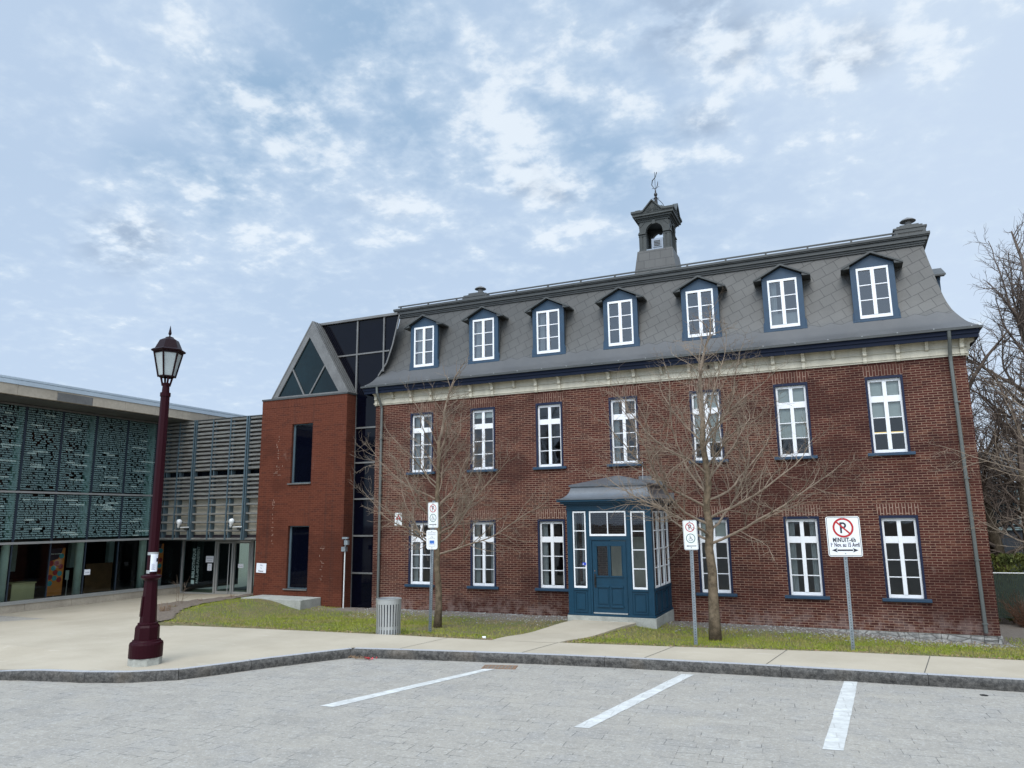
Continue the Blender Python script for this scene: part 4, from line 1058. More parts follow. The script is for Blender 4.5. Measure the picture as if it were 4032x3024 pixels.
# cross gables over a low pyramid
ap = (cx_, cy_, 12.30); cr = [(cx_+sx*EH, cy_+sy*EH, 11.827) for sx, sy in ((-1, -1), (1, -1), (1, 1), (-1, 1))]
for k in range(4): mb.quad(cr[k], cr[(k+1) % 4], ap)
for k in range(4):
    mp = side(k); gw, gz = .36, 12.17
    for s in (-1, 1):
        mb.extrude([mp(s*gw, EH+.03, 11.83), mp(0, EH+.03, gz+.05), mp(0, EH+.03, gz), mp(s*gw*.86, EH+.03, 11.83)], Vector(mp(0, -.16, 0))-Vector(mp(0, 0, 0)))
        mb.quad(mp(s*gw*.95, EH-.05, 11.83), mp(0, EH-.05, gz+.03), mp(0, 0, gz+.03), mp(s*gw*.95, .1, 11.83))
        mb.extrude([mp(s*gw, EH+.02, 11.83), mp(s*(EH+.01), EH+.02, 11.83), mp(s*(EH+.01), EH+.02, 11.90), mp(s*gw*.86, EH+.02, 11.90)], Vector(mp(0, -.06, 0))-Vector(mp(0, 0, 0)))
    mb.extrude([mp(-gw*.86, EH-.03, 11.83), mp(gw*.86, EH-.03, 11.83), mp(0, EH-.03, gz)], Vector(mp(0, -.04, 0))-Vector(mp(0, 0, 0)))
    for i in range(9):                                        # sunburst ribs
        a = math.pi*(i+.5)/9; r = .17 if 2 < i < 6 else .15
        p0 = Vector(mp(.045*math.cos(a), EH-.022, 11.85+.045*math.sin(a))); p1 = Vector(mp(r*1.25*math.cos(a), EH-.022, 11.85+r*math.sin(a)))
        mb.tube([p0, p1], [.006, .013], 4)
mb.build('belfry_roof', 'tin_green', cup)
mb = MB(); mb.lathe((cx_, cy_, 12.24), [(.07, 0), (.055, .06), (.05, .26), (.062, .28), (.045, .31), (.03, .34), (.05, .37), (.058, .405), (.05, .44), (.025, .47), (.02, .54), (.008, .60)], 12)
for k in range(4):
    ca, sa = math.cos(k*math.pi/2+.4), math.sin(k*math.pi/2+.4)
    pts = [(.05+.02*i/8+.17*math.sin(i/8*1.6), 12.50-.26*i/8) for i in range(9)]+[(.21-.05*math.sin(i/5*3), 12.24+.05*math.sin(i/5*5)) for i in range(6)]
    mb.tube([(cx_+ca*r, cy_+sa*r, z) for r, z in pts], .009, 5)
    pts = [(.05+.06*math.sin(i/6*4.2), 12.50+.06*(i/6)+.02*math.cos(i/6*4.2)) for i in range(7)]
    mb.tube([(cx_+ca*r, cy_+sa*r, z) for r, z in pts], .008, 5)
fin = mb.build('finial', 'hinge', cup)
mb = MB(); zb = 12.83
mb.tube([(cx_, cy_, zb), (cx_, cy_, zb+.60)], .008, 5)
mb.tube([(cx_-.02, cy_, zb), (cx_-.11, cy_, zb+.17), (cx_-.08, cy_, zb+.32), (cx_+.02, cy_, zb+.42), (cx_+.07, cy_, zb+.58)], [.009, .014, .018, .012, .014], 5)
mb.tube([(cx_+.02, cy_, zb), (cx_+.08, cy_, zb+.14), (cx_+.09, cy_, zb+.25)], [.008, .014, .009], 5)
mb.tube([(cx_, cy_, zb+.03), (cx_+.11, cy_, zb+.07), (cx_+.13, cy_, zb+.06)], .007, 5); mb.tube([(cx_, cy_, zb+.03), (cx_-.09, cy_, zb+.05), (cx_-.11, cy_, zb+.03)], .007, 5)
mb.build('weather_vane', 'hinge', cup)
mb = MB(); fx = cx_+.07; fy = cy_-.50
mb.box(fx-.17, fx+.19, fy, cy_-.10, 10.64, 10.97); mb.box(fx-.33, fx+.19, fy-.03, cy_-.3, 10.602, 10.638)
mb.box(fx-.12, fx+.14, fy-.018, fy-.002, 10.68, 10.93)
M['vent_grey'] = plain('vent_grey', (.25, .285, .33), .5, metal=.2, var=.08); vb = mb.build('vent_box', 'vent_grey', cup)
mb = MB()
for k in range(4): mb.obox((fx+.01, fy-.026, 10.73+k*.05), (.10, 0, 0), (0, .010, .006), (0, -.004, .008))
mb.build('louvre', 'grey_trim', vb)

# ---- downspouts
def downspout(pts, name='downspout'):
    mb = MB(); mb.tube(pts, .042, 8)
    for z in (1.35, -.05, 3.2, 5.0):
        mb.box(pts[-1][0]-.055, pts[-1][0]+.055, pts[-1][1]-.05, pts[-1][1]+.06, z, z+.02)
    mb.build(name, 'pipe', BB)
downspout([(2.70, YF-.34, 6.70), (2.70, YF-.30, 6.55), (2.70, YF-.10, 6.15), (2.70, YF-.075, 6.02), (2.72, YF-.075, 3.0), (2.735, YF-.075, -.24)])
downspout([(-13.55, YF-.34, 6.70), (-13.55, YF-.32, 6.50), (-13.53, YF-.12, 6.15), (-13.52, YF-.075, 6.02), (-13.52, YF-.075, 3.0), (-13.52, YF-.075, -.42)])
mb = MB(); mb.tube([(-4.93, YF-.02, 3.92), (-4.935, YF-.02, 3.42)], .007, 5); mb.build('cable', 'white_pipe', BB)

# ---- entrance porch
PX0, PX1, PY = -6.46, -4.30, 18.0
mb = MB()
LWN = (-6.315, -5.972, .68, 2.57); RWN = (-4.80, -4.442, .68, 2.555); TRN = (-5.872, -4.925, 1.955, 2.567); DRH = (-5.835, -4.942, .075, 1.842)
def fw(mb, holes, x0, x1, z0, z1, y, th, mapf):
    holed_wall(mb, x0, x1, z0, z1, y, holes, th, mapf)
    holed_wall(mb, x0, x1, z0, z1, y+th, holes, 0, lambda x, yy, z: mapf(x, yy, z))
idm = lambda x, y, z: (x, y, z)
fw(mb, [LWN, RWN, TRN, DRH], PX0, PX1, .06, 2.64, PY, .07, idm)
rmap = lambda u, d, z: (PX1-d, PY+u, z)            # right flank: u along the depth
SW = [(.21+.59*k, .21+.59*k+.47, .70, 2.555) for k in range(3)]
fw(mb, SW, 0, 2.0, .06, 2.64, 0, .06, rmap)
lmap = lambda u, d, z: (PX0+d, PY+2.0-u, z)
fw(mb, SW, 0, 2.0, .06, 2.64, 0, .06, lmap)
# pilasters, rails and mouldings
for x0, x1 in ((PX0-.012, PX0+.125), (PX1-.125, PX1+.012)): mb.box(x0, x1, PY-.014, PY-.002, .06, 2.64)
mb.box(-5.955, -5.89, PY-.012, PY-.002, .06, 2.64); mb.box(-4.912, -4.83, PY-.012, PY-.002, .06, 2.64)
mb.box(-5.89, -4.912, PY-.010, PY-.002, 1.86, 1.94)
for (a, b) in ((-6.33, -5.955), (-4.83, -4.425)): mb.box(a, b, PY-.03, PY-.002, .625, .675)
mb.box(PX1+.002, PX1+.028, PY+.12, 19.95, .635, .68)
for x0, x1 in ((PX0-.03, PX1+.03),): mb.box(x0, x1, PY-.035, PY-.002, .02, .062)
mb.box(PX1+.002, PX1+.035, PY, 19.98, .02, .062)
for z0, z1, p in ((2.60, 2.64, .03), (2.64, 2.72, .02), (2.72, 2.76, .07), (2.76, 2.81, .14), (2.81, 2.86, .215)):
    mb.box(PX0-p, PX1+p, PY-p, 19.985, z0, z1)
for u0 in SW: pass
por = mb.build('entrance_porch', 'vest_blue', BB, bevel=.003)
mb = MB()
def panel(mb, x0, x1, z0, z1, y, mapf=idm, w=.03, p=.018):
    def b2(a, b, c, d):
        P = [mapf(x, yy, z) for z in (c, d) for x, yy in ((a, y-p), (b, y-p), (b, y-.001), (a, y-.001))]; i = len(mb.v); mb.v += P
        for q in ((0, 3, 2, 1), (4, 5, 6, 7), (0, 1, 5, 4), (1, 2, 6, 5), (2, 3, 7, 6), (3, 0, 4, 7)): mb.f.append(tuple(i+k for k in q))
    b2(x0, x1, z0, z0+w); b2(x0, x1, z1-w, z1); b2(x0, x0+w, z0+w, z1-w); b2(x1-w, x1, z0+w, z1-w)
    b2(x0+w+.03, x1-w-.03, z0+w+.03, z1-w-.03)
for a_ in ((-6.31, -5.975, .10, .60, PY), (-4.80, -4.445, .10, .60, PY))+tuple((.22+.59*k, .67+.59*k, .10, .60, 0, rmap) for k in range(3)):
    mb = MB(); panel(mb, *a_); mb.build('panel', 'vest_blue', por)
# door leaf with its own openings
mb = MB(); dh = [(-5.70, -5.425, .985, 1.705), (-5.345, -5.07, .985, 1.705)]
fw(mb, dh, DRH[0]+.012, DRH[1]-.012, .09, 1.83, PY+.012, .045, idm)
for a, b, c, d in dh:
    mb.box(a-.025, b+.025, PY-.006, PY+.011, d, d+.03); mb.box(a-.03, b+.03, PY-.012, PY+.011, c-.035, c)
    mb.box(a-.02, a, PY, PY+.011, c, d); mb.box(b, b+.02, PY, PY+.011, c, d)
for a, b in ((-5.70, -5.425), (-5.345, -5.07)):
    mb.box(a-.02, b+.02, PY-.018, PY+.011, .70, .745); mb.box(a-.02, b+.02, PY-.018, PY+.011, .23, .27); mb.box(a+.02, b-.02, PY-.002, PY+.011, .31, .66)
    mb.box(a-.012, a+.008, PY-.004, PY+.011, .27, .70); mb.box(b-.008, b+.012, PY-.004, PY+.011, .27, .70)
door = mb.build('door', 'vest_blue', por, bevel=.003)
mb = MB(); mb.tube([(-5.765, PY+.0, 1.10), (-5.765, PY-.004, 1.10)], .014, 10); mb.build('keyhole', 'rust', por)
mb = MB(); mb.box(-5.785, -5.74, PY-.006, PY+.011, .70, 1.03); mb.tube([(-5.762, PY-.006, .96), (-5.762, PY-.05, .94), (-5.762, PY-.05, .78), (-5.762, PY-.006, .76)], .011, 6); mb.build('door_handle', 'hinge', por)
for z in (.42, 1.0, 1.62):
    mb = MB(); mb.tube([(-4.948, PY-.012, z-.05), (-4.948, PY-.012, z+.05)], .012, 6); mb.build('hinge', 'vest_blue', por)
mb = MB(); mb.box(-5.82, -4.955, PY-.02, PY+.01, .076, .105); mb.build('kick_strip', 'alu', por)
# white window frames, panes
def sash(x0, x1, z0, z1, y, mapf, bars, vbar=False, st=.032, name='window_frame'):
    mb = MB()
    def b2(a, b, c, d, y0=.0, y1=.045):
        P = [mapf(x, yy, z) for z in (c, d) for x, yy in ((a, y+y0), (b, y+y0), (b, y+y1), (a, y+y1))]; i = len(mb.v); mb.v += P
        for q in ((0, 3, 2, 1), (4, 5, 6, 7), (0, 1, 5, 4), (1, 2, 6, 5), (2, 3, 7, 6), (3, 0, 4, 7)): mb.f.append(tuple(i+k for k in q))
    b2(x0, x0+st, z0, z1); b2(x1-st, x1, z0, z1); b2(x0+st, x1-st, z0, z0+st*1.5, .002); b2(x0+st, x1-st, z1-st*1.1, z1, .002)
    for k in range(1, bars+1):
        zc = z0+st+(z1-z0-2*st)*k/(bars+1); b2(x0+st, x1-st, zc-.011, zc+.011, .006, .04)
    if vbar: xc = (x0+x1)/2; b2(xc-.012, xc+.012, z0+st*1.5, z1-st*1.1, .006, .04)
    w = mb.build(name, 'white', por)
    g_ = MB(); yy = y+.025; g_.quad(mapf(x0+.02, yy, z0+.02), mapf(x1-.02, yy, z0+.02), mapf(x1-.02, yy, z1-.02), mapf(x0+.02, yy, z1-.02)); g_.build('pane', 'glass', por)
sash(*LWN, PY-.012, idm, 3); sash(*RWN, PY-.012, idm, 3); sash(*TRN, PY-.012, idm, 0, True)
for h in SW: sash(*h, -.012, rmap, 3, st=.028); sash(*h, -.012, lmap, 3, st=.028)
for a, b, c, d in dh:
    g_ = MB(); g_.quad((a, PY+.035, c), (b, PY+.035, c), (b, PY+.035, d), (a, PY+.035, d)); g_.build('pane', 'glass', por)
mb = MB(); mb.box(-6.08, -5.985, PY-.018, PY-.013, 1.235, 1.30); st_ = mb.build('sticker', 'sticker_blue', por)
mb = MB(); mb.quad((-6.072, PY-.0195, 1.25), (-6.04, PY-.0195, 1.25), (-6.056, PY-.0195, 1.285)); mb.build('sticker_mark', 'sign_white', por)
# concrete base
mb = MB(); mb.box(PX0-.05, PX1+.045, PY-.035, 19.97, -.75, .018); mb.build('porch_base', 'concrete_grey', por, bevel=.01)
mb = MB(); mb.quad((PX0+.07, PY+.1, .03), (PX1-.07, PY+.1, .03), (PX1-.07, 19.98, .03), (PX0+.07, 19.98, .03)); mb.build('porch_floor', 'wood', por)
# inner door and a notice behind the glass
mb = MB(); mb.box(-5.93, -4.87, 19.99, 20.05, .03, 1.88); mb.build('inner_door', 'cream', por)
mb = MB(); mb.box(-5.30, -5.10, 19.0, 19.01, 1.25, 1.52); mb.build('notice', 'paper', por)
# roof
mb = MB(); PP = catmull([(-.235, 2.865), (-.12, 2.90), (-.02, 2.97), (.045, 3.06), (.085, 3.20)], 4)
def pring(mb, prof):
    for (ta, za), (tb, zb) in zip(prof, prof[1:]):
        mb.quad((PX0+ta, PY+ta, za), (PX1-ta, PY+ta, za), (PX1-tb, PY+tb, zb), (PX0+tb, PY+tb, zb))
        mb.quad((PX1-ta, PY+ta, za), (PX1-ta, 19.99, za), (PX1-tb, 19.99, zb), (PX1-tb, PY+tb, zb)); mb.quad((PX0+ta, 19.99, za), (PX0+ta, PY+ta, za), (PX0+tb, PY+tb, zb), (PX0+tb, 19.99, zb))
pring(mb, PP)
mb.box(PX0-.235, PX1+.235, PY-.235, 19.985, 2.862, 2.872)
mb.box(PX0+.06, PX1-.06, PY+.06, 19.985, 3.185, 3.205); mb.box(PX0+.04, PX1-.04, PY+.04, 19.985, 3.205, 3.245)
pring(mb, [(.04, 3.247), (1.0, 3.50)])
mb.quad((PX0+1.0, PY+1.0, 3.50), (PX1-1.0, PY+1.0, 3.50), (PX1-1.0, 19.99, 3.50), (PX0+1.0, 19.99, 3.50))
mb.build('porch_roof', 'tin_light', por)
mb = MB()
for x0, x1, z0, z1 in ((-5.05, -4.69, 3.30, 3.53), (-4.69, -4.40, 3.2, 3.40), (-4.40, -4.30, 3.1, 3.27), (-4.30, -4.10, 2.86, 3.05)): mb.box(x0, x1, 19.975, 19.997, z0, z1)
mb.build('step_flashing', 'tin_light', por)

# ================================================================== BRICK STAIR TOWER AND GLASS LINK
TX0, TX1, TY, TZ = -18.19, -14.60, 19.5, 6.57
TW = thing('stair_tower', 'orange-red brick stair tower with triangular glass top and dark glass link beside it', 'building', (-16.4, 19.5, -.5))
th_ = [(-16.84, -15.97, 3.66, 5.655), (-16.83, -15.96, .245, 2.255)]
mb = MB(); holed_wall(mb, TX0, TX1, -.8, TZ, TY, th_, .10)
mb.quad((TX1, TY, -.8), (TX1, 20.0, -.8), (TX1, 20.0, TZ), (TX1, TY, TZ)); mb.quad((TX0, 22, -.8), (TX0, TY, -.8), (TX0, TY, TZ), (TX0, 22, TZ)); mb.quad((TX0, TY, TZ), (TX1, TY, TZ), (TX1, 20, TZ), (TX0, 20, TZ))
mb.build('wall', 'brick_new', TW)
mb = MB(); mb.box(TX0-.002, TX1+.004, TY-.004, TY+.1, 6.27, 6.545); mb.box(TX1-.1, TX1+.004, TY+.1, 19.99, 6.27, 6.545); mb.build('soldier_course', 'brick_new_arch', TW)
for a, b, c, d in th_:
    l = MB(); l.box(a-.03, b+.03, TY-.004, TY+.05, d+.004, d+.255); l.build('lintel', 'brick_new_arch', TW)
mb = MB(); mb.box(TX0-.02, TX1+.025, TY-.03, 20.0, 6.545, 6.60); mb.build('parapet_cap', 'tin', TW)
M['glass_clear'] = glass_mat('clear_storefront_glass', (.80, .88, .84), .8)
M['dark_glass'] = plain('dark_coated_glass', (.0016, .0022, .006), .04, var=.1, spec=.15)
M['teal_glass'] = plain('dark_teal_glass', (.004, .014, .018), .04, var=.3, spec=.2, vscale=.8)
for a, b, c, d in th_:
    f = MB(); f.box(a, a+.075, TY+.09, TY+.16, c, d); f.box(b-.03, b, TY+.09, TY+.16, c, d); f.box(a+.075, b-.03, TY+.09, TY+.16, c, c+.03); f.box(a+.075, b-.03, TY+.09, TY+.16, d-.03, d)
    w = f.build('window', 'steel', TW); g_ = MB(); g_.quad((a+.07, TY+.125, c), (b, TY+.125, c), (b, TY+.125, d), (a+.07, TY+.125, d)); g_.build('pane', 'dark_glass', w)
    s_ = MB(); s_.box(a-.08, b+.005, TY-.05, TY+.10, c-.04, c); s_.build('sill', 'grey_trim', w)
# white lime bloom on some joints: short mortar runs 2 mm proud of the wall
random.seed(4); mb = MB()
def bloom(x, z0, z1, n, w):
    for _ in range(n):
        z = round(random.uniform(z0, z1)/.067)*.067; xx = x+random.gauss(0, w*.35); l = random.uniform(.02, .10)
        if random.random() < .6: mb.box(xx-l/2, xx+l/2, TY-.003, TY+.01, z-.005, z+.005)
        else: mb.box(xx-.005, xx+.005, TY-.003, TY+.01, z, z+.06)
bloom(-17.42, 4.4, 5.3, 12, .10); bloom(-17.45, 3.95, 4.25, 16, .30); bloom(-17.50, 1.6, 3.1, 20, .05); bloom(-15.4, .45, 1.75, 16, .10)
mb.build('lime_bloom', plain('lime_bloom', (.33, .22, .17), .9, var=.3), TW)
# triangular glass gable
AP, GL, GR = (-16.19, 9.20), (-17.82, 6.60), (-14.60, 6.60)
mb = MB(); y0, y1 = TY+.03, TY+.12
def bar2(mb, p, q, w, ya, yb):
    p = Vector((p[0], 0, p[1])); q = Vector((q[0], 0, q[1])); d = (q-p).normalized(); n = Vector((-d.z, 0, d.x))*w/2
    mb.extrude([(p+n)+Vector((0, ya, 0)), (q+n)+Vector((0, ya, 0)), (q-n)+Vector((0, ya, 0)), (p-n)+Vector((0, ya, 0))], (0, yb-ya, 0))
inn = [(-17.56, 6.66), (-16.28, 8.66), (-14.99, 6.66)]
mb.extrude([(GL[0], y0, GL[1]), (AP[0], y0, AP[1]), (inn[1][0], y0, inn[1][1]), (inn[0][0], y0, inn[0][1])], (0, .08, 0))
mb.extrude([(AP[0], y0, AP[1]), (GR[0], y0, GR[1]), (inn[2][0], y0, inn[2][1]), (inn[1][0], y0, inn[1][1])], (0, .08, 0))
mb.extrude([(GL[0], y0+.002, GL[1]), (inn[0][0], y0+.002, inn[0][1]), (inn[2][0], y0+.002, inn[2][1]), (GR[0], y0+.002, GR[1])], (0, .08, 0))
bar2(mb, (-16.97, 7.58), (-16.45, 6.66), .05, y0+.01, y0+.06); bar2(mb, (-15.60, 7.60), (-16.20, 6.66), .05, y0+.01, y0+.06)
gab = mb.build('glass_gable', 'grey_trim', TW)
mb = MB(); mb.quad((inn[0][0], y0+.05, inn[0][1]), (inn[2][0], y0+.05, inn[2][1]), (inn[1][0], y0+.05, inn[1][1])); mb.build('pane', 'teal_glass', gab)
mb = MB(); mb.extrude([(AP[0], TY+.02, AP[1]+.03), (GR[0]+.03, TY+.02, GR[1]), (GR[0]-.02, TY+.02, GR[1]), (AP[0], TY+.02, AP[1]-.05)], (0, .50, 0))
mb.extrude([(AP[0], TY+.02, AP[1]+.03), (AP[0], TY+.02, AP[1]-.05), (GL[0]+.02, TY+.02, GL[1]), (GL[0]-.03, TY+.02, GL[1])], (0, .50, 0))
mb.build('gable_roof', 'grey_trim', gab)
mb = MB()
for k in (1, 2, 3):                       # standing seams on the zinc slope
    y = TY+.02+.125*k; mb.extrude([(AP[0], y-.006, AP[1]+.03), (AP[0], y+.006, AP[1]+.03), (GR[0]+.03, y+.006, GR[1]), (GR[0]+.03, y-.006, GR[1])], (.012, 0, .008))
mb.build('seam', 'tin', gab)
# link glazing
YG = 20.03
edge = [(-12.95, 9.16), (-13.06, 8.70), (-13.20, 8.15), (-13.42, 7.56), (-13.74, 7.15), (-13.79, 6.75)]
mb = MB(); poly = [(-16.19, 9.16), (-14.62, 6.62), (-14.62, -.62), (-13.785, -.62)]+edge[::-1]
mb.quad(*[(x, YG, z) for x, z in poly]); lk = mb.build('link_glazing', 'dark_glass', TW)
mb = MB()
def vb_(x, z0, z1, w=.05): mb.box(x-w/2, x+w/2, YG-.05, YG-.002, z0, z1)
def hb_(z, x0, x1, w=.05): mb.box(x0, x1, YG-.045, YG-.004, z-w/2, z+w/2)
vb_(-14.62, -.62, 9.17, .055); vb_(-13.545, 7.28, 9.17)
bar2(mb, (-16.19, 9.17), (-14.64, 6.63), .05, YG-.05, YG-.005)
for z, xr, xl in ((7.97, -13.32, -15.45), (5.44, -13.79, -14.6), (4.28, -13.79, -14.6), (3.10, -13.79, -14.6), (1.92, -13.79, -14.6), (.75, -13.79, -14.6), (-.44, -13.79, -14.6)): hb_(z, xl, xr)
mb.build('mullions', 'grey_trim', lk)
mb = MB()
for (p, q) in zip(edge, edge[1:5]): bar2(mb, p, q, .045, YG-.04, YG-.003)
mb.build('edge_trim', 'grey_trim', lk)
mb = MB(); mb.box(-16.2, -13.0, YG-.09, YG+.1, 9.16, 9.24); mb.build('coping', 'grey_trim', lk)
mb = MB(); mb.box(-16.2, -13.9, YG+.1, 24, -.8, 9.1); mb.build('link_block', 'dark', TW)

# ================================================================== GLASS LIBRARY
LX, LY0, LY1 = -23.0, 7.5, 20.85
LB = thing('library_building', 'modern library with green glass wall covered in printed words and timber louvre screen', 'building', (-26, 16, -.2))
Zg1, Zb1, Zb2, Zs = 6.03, 3.39, 1.84, .09
MY = [8.45, 9.65, 10.85, 12.05, 13.25, 14.45, 15.65, 16.85, 18.06, 19.30]
# upper and lower panes
ys = [LY0]+MY+[LY1]
for a, b in zip(ys, ys[1:]):
    for z0, z1 in ((Zb1+.03, Zg1), (Zb2+.04, Zb1-.03), (Zs, Zb2-.03)):
        if z0 > Zb2 and b > 20: b2 = 19.62
        else: b2 = b
        p = MB(); p.quad((LX, a+.02, z0), (LX, b2-.02, z0), (LX, b2-.02, z1), (LX, a+.02, z1))
        pane = p.build('pane', 'glass_green' if z0 > 1.5 else 'glass_clear', LB)
        if z0 > 1.5 and a > 11.9:
            pane['label'] = 'green glass pane printed all over with rows of words'
MB_ = MB
M['mullion'] = plain('dark_navy_mullion', (.03, .045, .065), .4, metal=.4, var=.1)
for y in MY+[20.82]:
    mb = MB(); mb.box(LX-.06, LX+.012, y-.018, y+.018, Zs, Zb2-.03); mb.build('mullion', 'mullion', LB)
    if y < 19.5:
        for z0, z1 in ((Zb2+.04, Zb1-.03), (Zb1+.03, Zg1)):
            mb = MB(); mb.box(LX-.06, LX+.012, y-.035, y+.035, z0, z1); mb.build('mullion', 'mullion', LB)
mb = MB(); mb.box(LX-.05, LX+.05, LY0, 19.6, Zb1-.03, Zb1+.03); mb.build('transom', 'alu', LB)
mb = MB(); mb.box(LX-.05, LX+.045, LY0, 19.6, Zb2-.03, Zb2+.04); mb.build('transom', 'alu', LB)
mb = MB(); mb.box(LX-.05, LX+.04, LY0, 19.6, Zg1, Zg1+.05); mb.build('transom', 'grey_trim', LB)
mb = MB(); mb.box(LX-.1, LX+.06, LY0, LY1, Zs-.055, Zs-.005); mb.box(LX-.08, LX+.03, LY0, LY1, Zs-.004, Zs+.05); mb.build('sill', 'alu', LB)
yy = LY0; mb = MB()
while yy < LY1-.01:
    y2 = min(yy+1.5, LY1); mb.box(LX-.2, LX+.04, yy+.004, y2-.004, -.8, Zs-.056); yy = y2
mb.build('plinth', 'fascia', LB)
# words printed on the panes
random.seed(21)
VOC = ("culture connexion conception appropriation topographie champs de la et du des les pour une lieu savoir lecture temps histoire mémoire ville "
       "communauté quartier parole livre page lettre image regard partage rencontre découverte échange création patrimoine territoire jardin "
       "rivière école enfance voyage récit poème roman conte signe langue mot voix écho lumière ombre monde chemin passage citoyen action").split()
def word_rows(n, seed):
    random.seed(seed); ws = []
    for _ in range(n):
        w = random.choice(VOC)
        ws.append(w.capitalize() if random.random() < .35 else w)
    return ' '.join(ws)
k = 0
for a, b in zip(MY[3:-1], MY[4:]):
    if b > 19.4: continue
    for z0, z1 in ((Zb1+.05, Zg1-.02), (Zb2+.06, Zb1-.05)):
        rowh = .069; k += 1
        t_ = text_obj(word_rows(1100, 100+k), .074, 'print', 'lettering', (LX+.004, a+.045, z1), (0, 1, 0), (0, 0, 1), LB, 'LEFT', bold=.0038, spacing=1.0, extrude=.0006, line=rowh/.074, res=1, box=(b-a-.09, z1-z0+.06))
        # a few brighter words in capitals
        for _ in range(7 if z1 > 4 else 4):
            w = random.choice(['CONNEXION', 'CULTURE', 'Savoirs', 'APPROPRIATION', 'TOPOGRAPHIE', 'CHAMPS', 'Conception', 'Lecture'])
            zz_ = z1-rowh*(random.randint(2, int((z1-z0)/rowh)-1)+.55); yw = random.uniform(a+.12, b-.55)
            text_obj(w, .078, 'print_bright', 'bright_word', (LX+.0065, yw, zz_), (0, 1, 0), (0, 0, 1), LB, 'LEFT', bold=.003, extrude=.0006, res=1)
# room behind the glass
mb = MB()
mb.quad((LX-.1, LY0, -.12), (LX-.1, LY1+3, -.12), (-36, LY1+3, -.12), (-36, LY0, -.12)); mb.quad((LX-.1, LY0, 6.1), (-36, LY0, 6.1), (-36, LY1+3, 6.1), (LX-.1, LY1+3, 6.1))
mb.quad((-36, LY0, -.12), (-36, LY1+3, -.12), (-36, LY1+3, 6.1), (-36, LY0, 6.1)); mb.quad((-36, LY1+3, -.12), (LX-.1, LY1+3, -.12), (LX-.1, LY1+3, 6.1), (-36, LY1+3, 6.1)); mb.quad((LX-.1, LY0, -.12), (-36, LY0, -.12), (-36, LY0, 6.1), (LX-.1, LY0, 6.1))
mb.quad((LX-.1, LY1+.3, -.25), (-18.2, LY1+.1, -.25), (-18.2, 25, -.25), (LX-.1, 25, -.25)); mb.quad((LX-.1, 25, -.25), (-18.2, 25, -.25), (-18.2, 25, 3), (LX-.1, 25, 3)); mb.quad((-18.195, LY1-.9, -.25), (-18.195, 25, -.25), (-18.195, 25, 3), (-18.195, LY1-.9, 3)); mb.quad((LX-.1, LY1+.06, 1.9), (LX-.1, 25, 1.9), (-18.2, 25, 1.9), (-18.2, LY1+.06, 1.9))
mb.build('hall', 'dark', LB)
mb = MB(); mb.box(-35.9, LX-.35, LY0, LY1, Zb2-.02, Zb2+.10); mb.build('gallery_floor', 'dark', LB)
for y in (9.75, 12.2, 14.62, 17.05, 19.5):
    mb = MB(); mb.tube([(LX-.55, y, -.12), (LX-.55, y, 6.08)], .13, 16); mb.build('column', 'column', LB, smooth=True)
for x, y in ((-27.5, 16.3), (-27.5, 17.3), (-27.5, 19.6), (-28.5, 20.6), (-28.5, 22.0)):
    mb = MB(); mb.box(x-.1, x+.1, y-.12, y+.12, .75, 1.8); mb.build('hanging_panel', 'column', LB)
mb = MB(); mb.box(-26.0, -25.95, 19.1, 20.2, -.12, .93); mb.build('wood_counter', 'wood', LB)
# roof
mb = MB(); yy = 5.0
FX = -21.75
while yy < 23.9:
    y2 = yy+1.19; mb.box(FX-.12, FX, yy+.004, y2-.004, 6.14, 6.44); yy = y2
mb.build('fascia', 'fascia', LB)
mb = MB(); mb.box(FX-.118, FX+.003, 14.533, 15.704, 6.142, 6.40); o_ = mb.build('fascia_repair', 'grey_trim', LB); o_['label'] = 'single greyer fascia slab among the beige ones'
mb = MB(); mb.box(-37, FX-.12, 5, 24, 6.10, 6.14); mb.box(-37, FX-.12, 5, 24, 6.1401, 6.43); mb.build('soffit', 'soffit', LB)
mb = MB(); mb.box(-37, FX+.02, 5.0, 24, 6.445, 6.57); mb.box(-37, FX-.05, 5, 24, 6.57, 6.585); mb.box(-37, FX+.01, 5, 24, 6.585, 6.65)
yy = 6.1
while yy < 24: mb.box(FX+.02, FX+.023, yy, yy+.008, 6.45, 6.565); yy += 2.4
mb.build('roof', 'roof_metal', LB)
mb = MB(); mb.box(LX-.06, LX, LY0, 19.6, Zg1+.05, 6.10); mb.build('header', 'soffit', LB)

# louvre screen over the entrance
SY = 19.6; SX0, SX1 = -23.0, TX0-.01
mb = MB()
mb.box(SX0, SX1, SY+.15, SY+.26, 3.30, 4.02); mb.box(SX0, SX1, SY+.15, SY+.26, 4.30, 6.06)
scr = mb.build('louvre_screen', 'board_dark', LB)
mb = MB(); mb.box(SX0, SX1, SY+.20, SY+.26, 1.97, 3.298); mb.build('light_boards', 'board_beige', scr)
mb = MB(); mb.quad((SX0, SY+.21, 4.02), (SX1, SY+.21, 4.02), (SX1, SY+.21, 4.30), (SX0, SY+.21, 4.30)); mb.build('window_band', 'dark_glass', scr)
mb = MB(); mb.box(SX0, SX1, SY+.15, SY+.25, 1.87, 1.965); mb.build('dark_band', plain('dark_maroon_band', (.018, .012, .016), .6), scr)
POSTS = [(-22.85, .045), (-22.17, .045), (-20.52, .045), (-19.68, .045)]; STEEL = [-21.36, -18.86]
segs = [(SX0, -22.17), (-22.17, -21.43), (-21.29, -20.52), (-20.52, -19.68), (-19.68, -18.93), (-18.79, SX1)]
mb = MB(); random.seed(9)
zs_ = [6.045-.1455*k for k in range(13)]+[4.03-.148*k for k in range(6)]
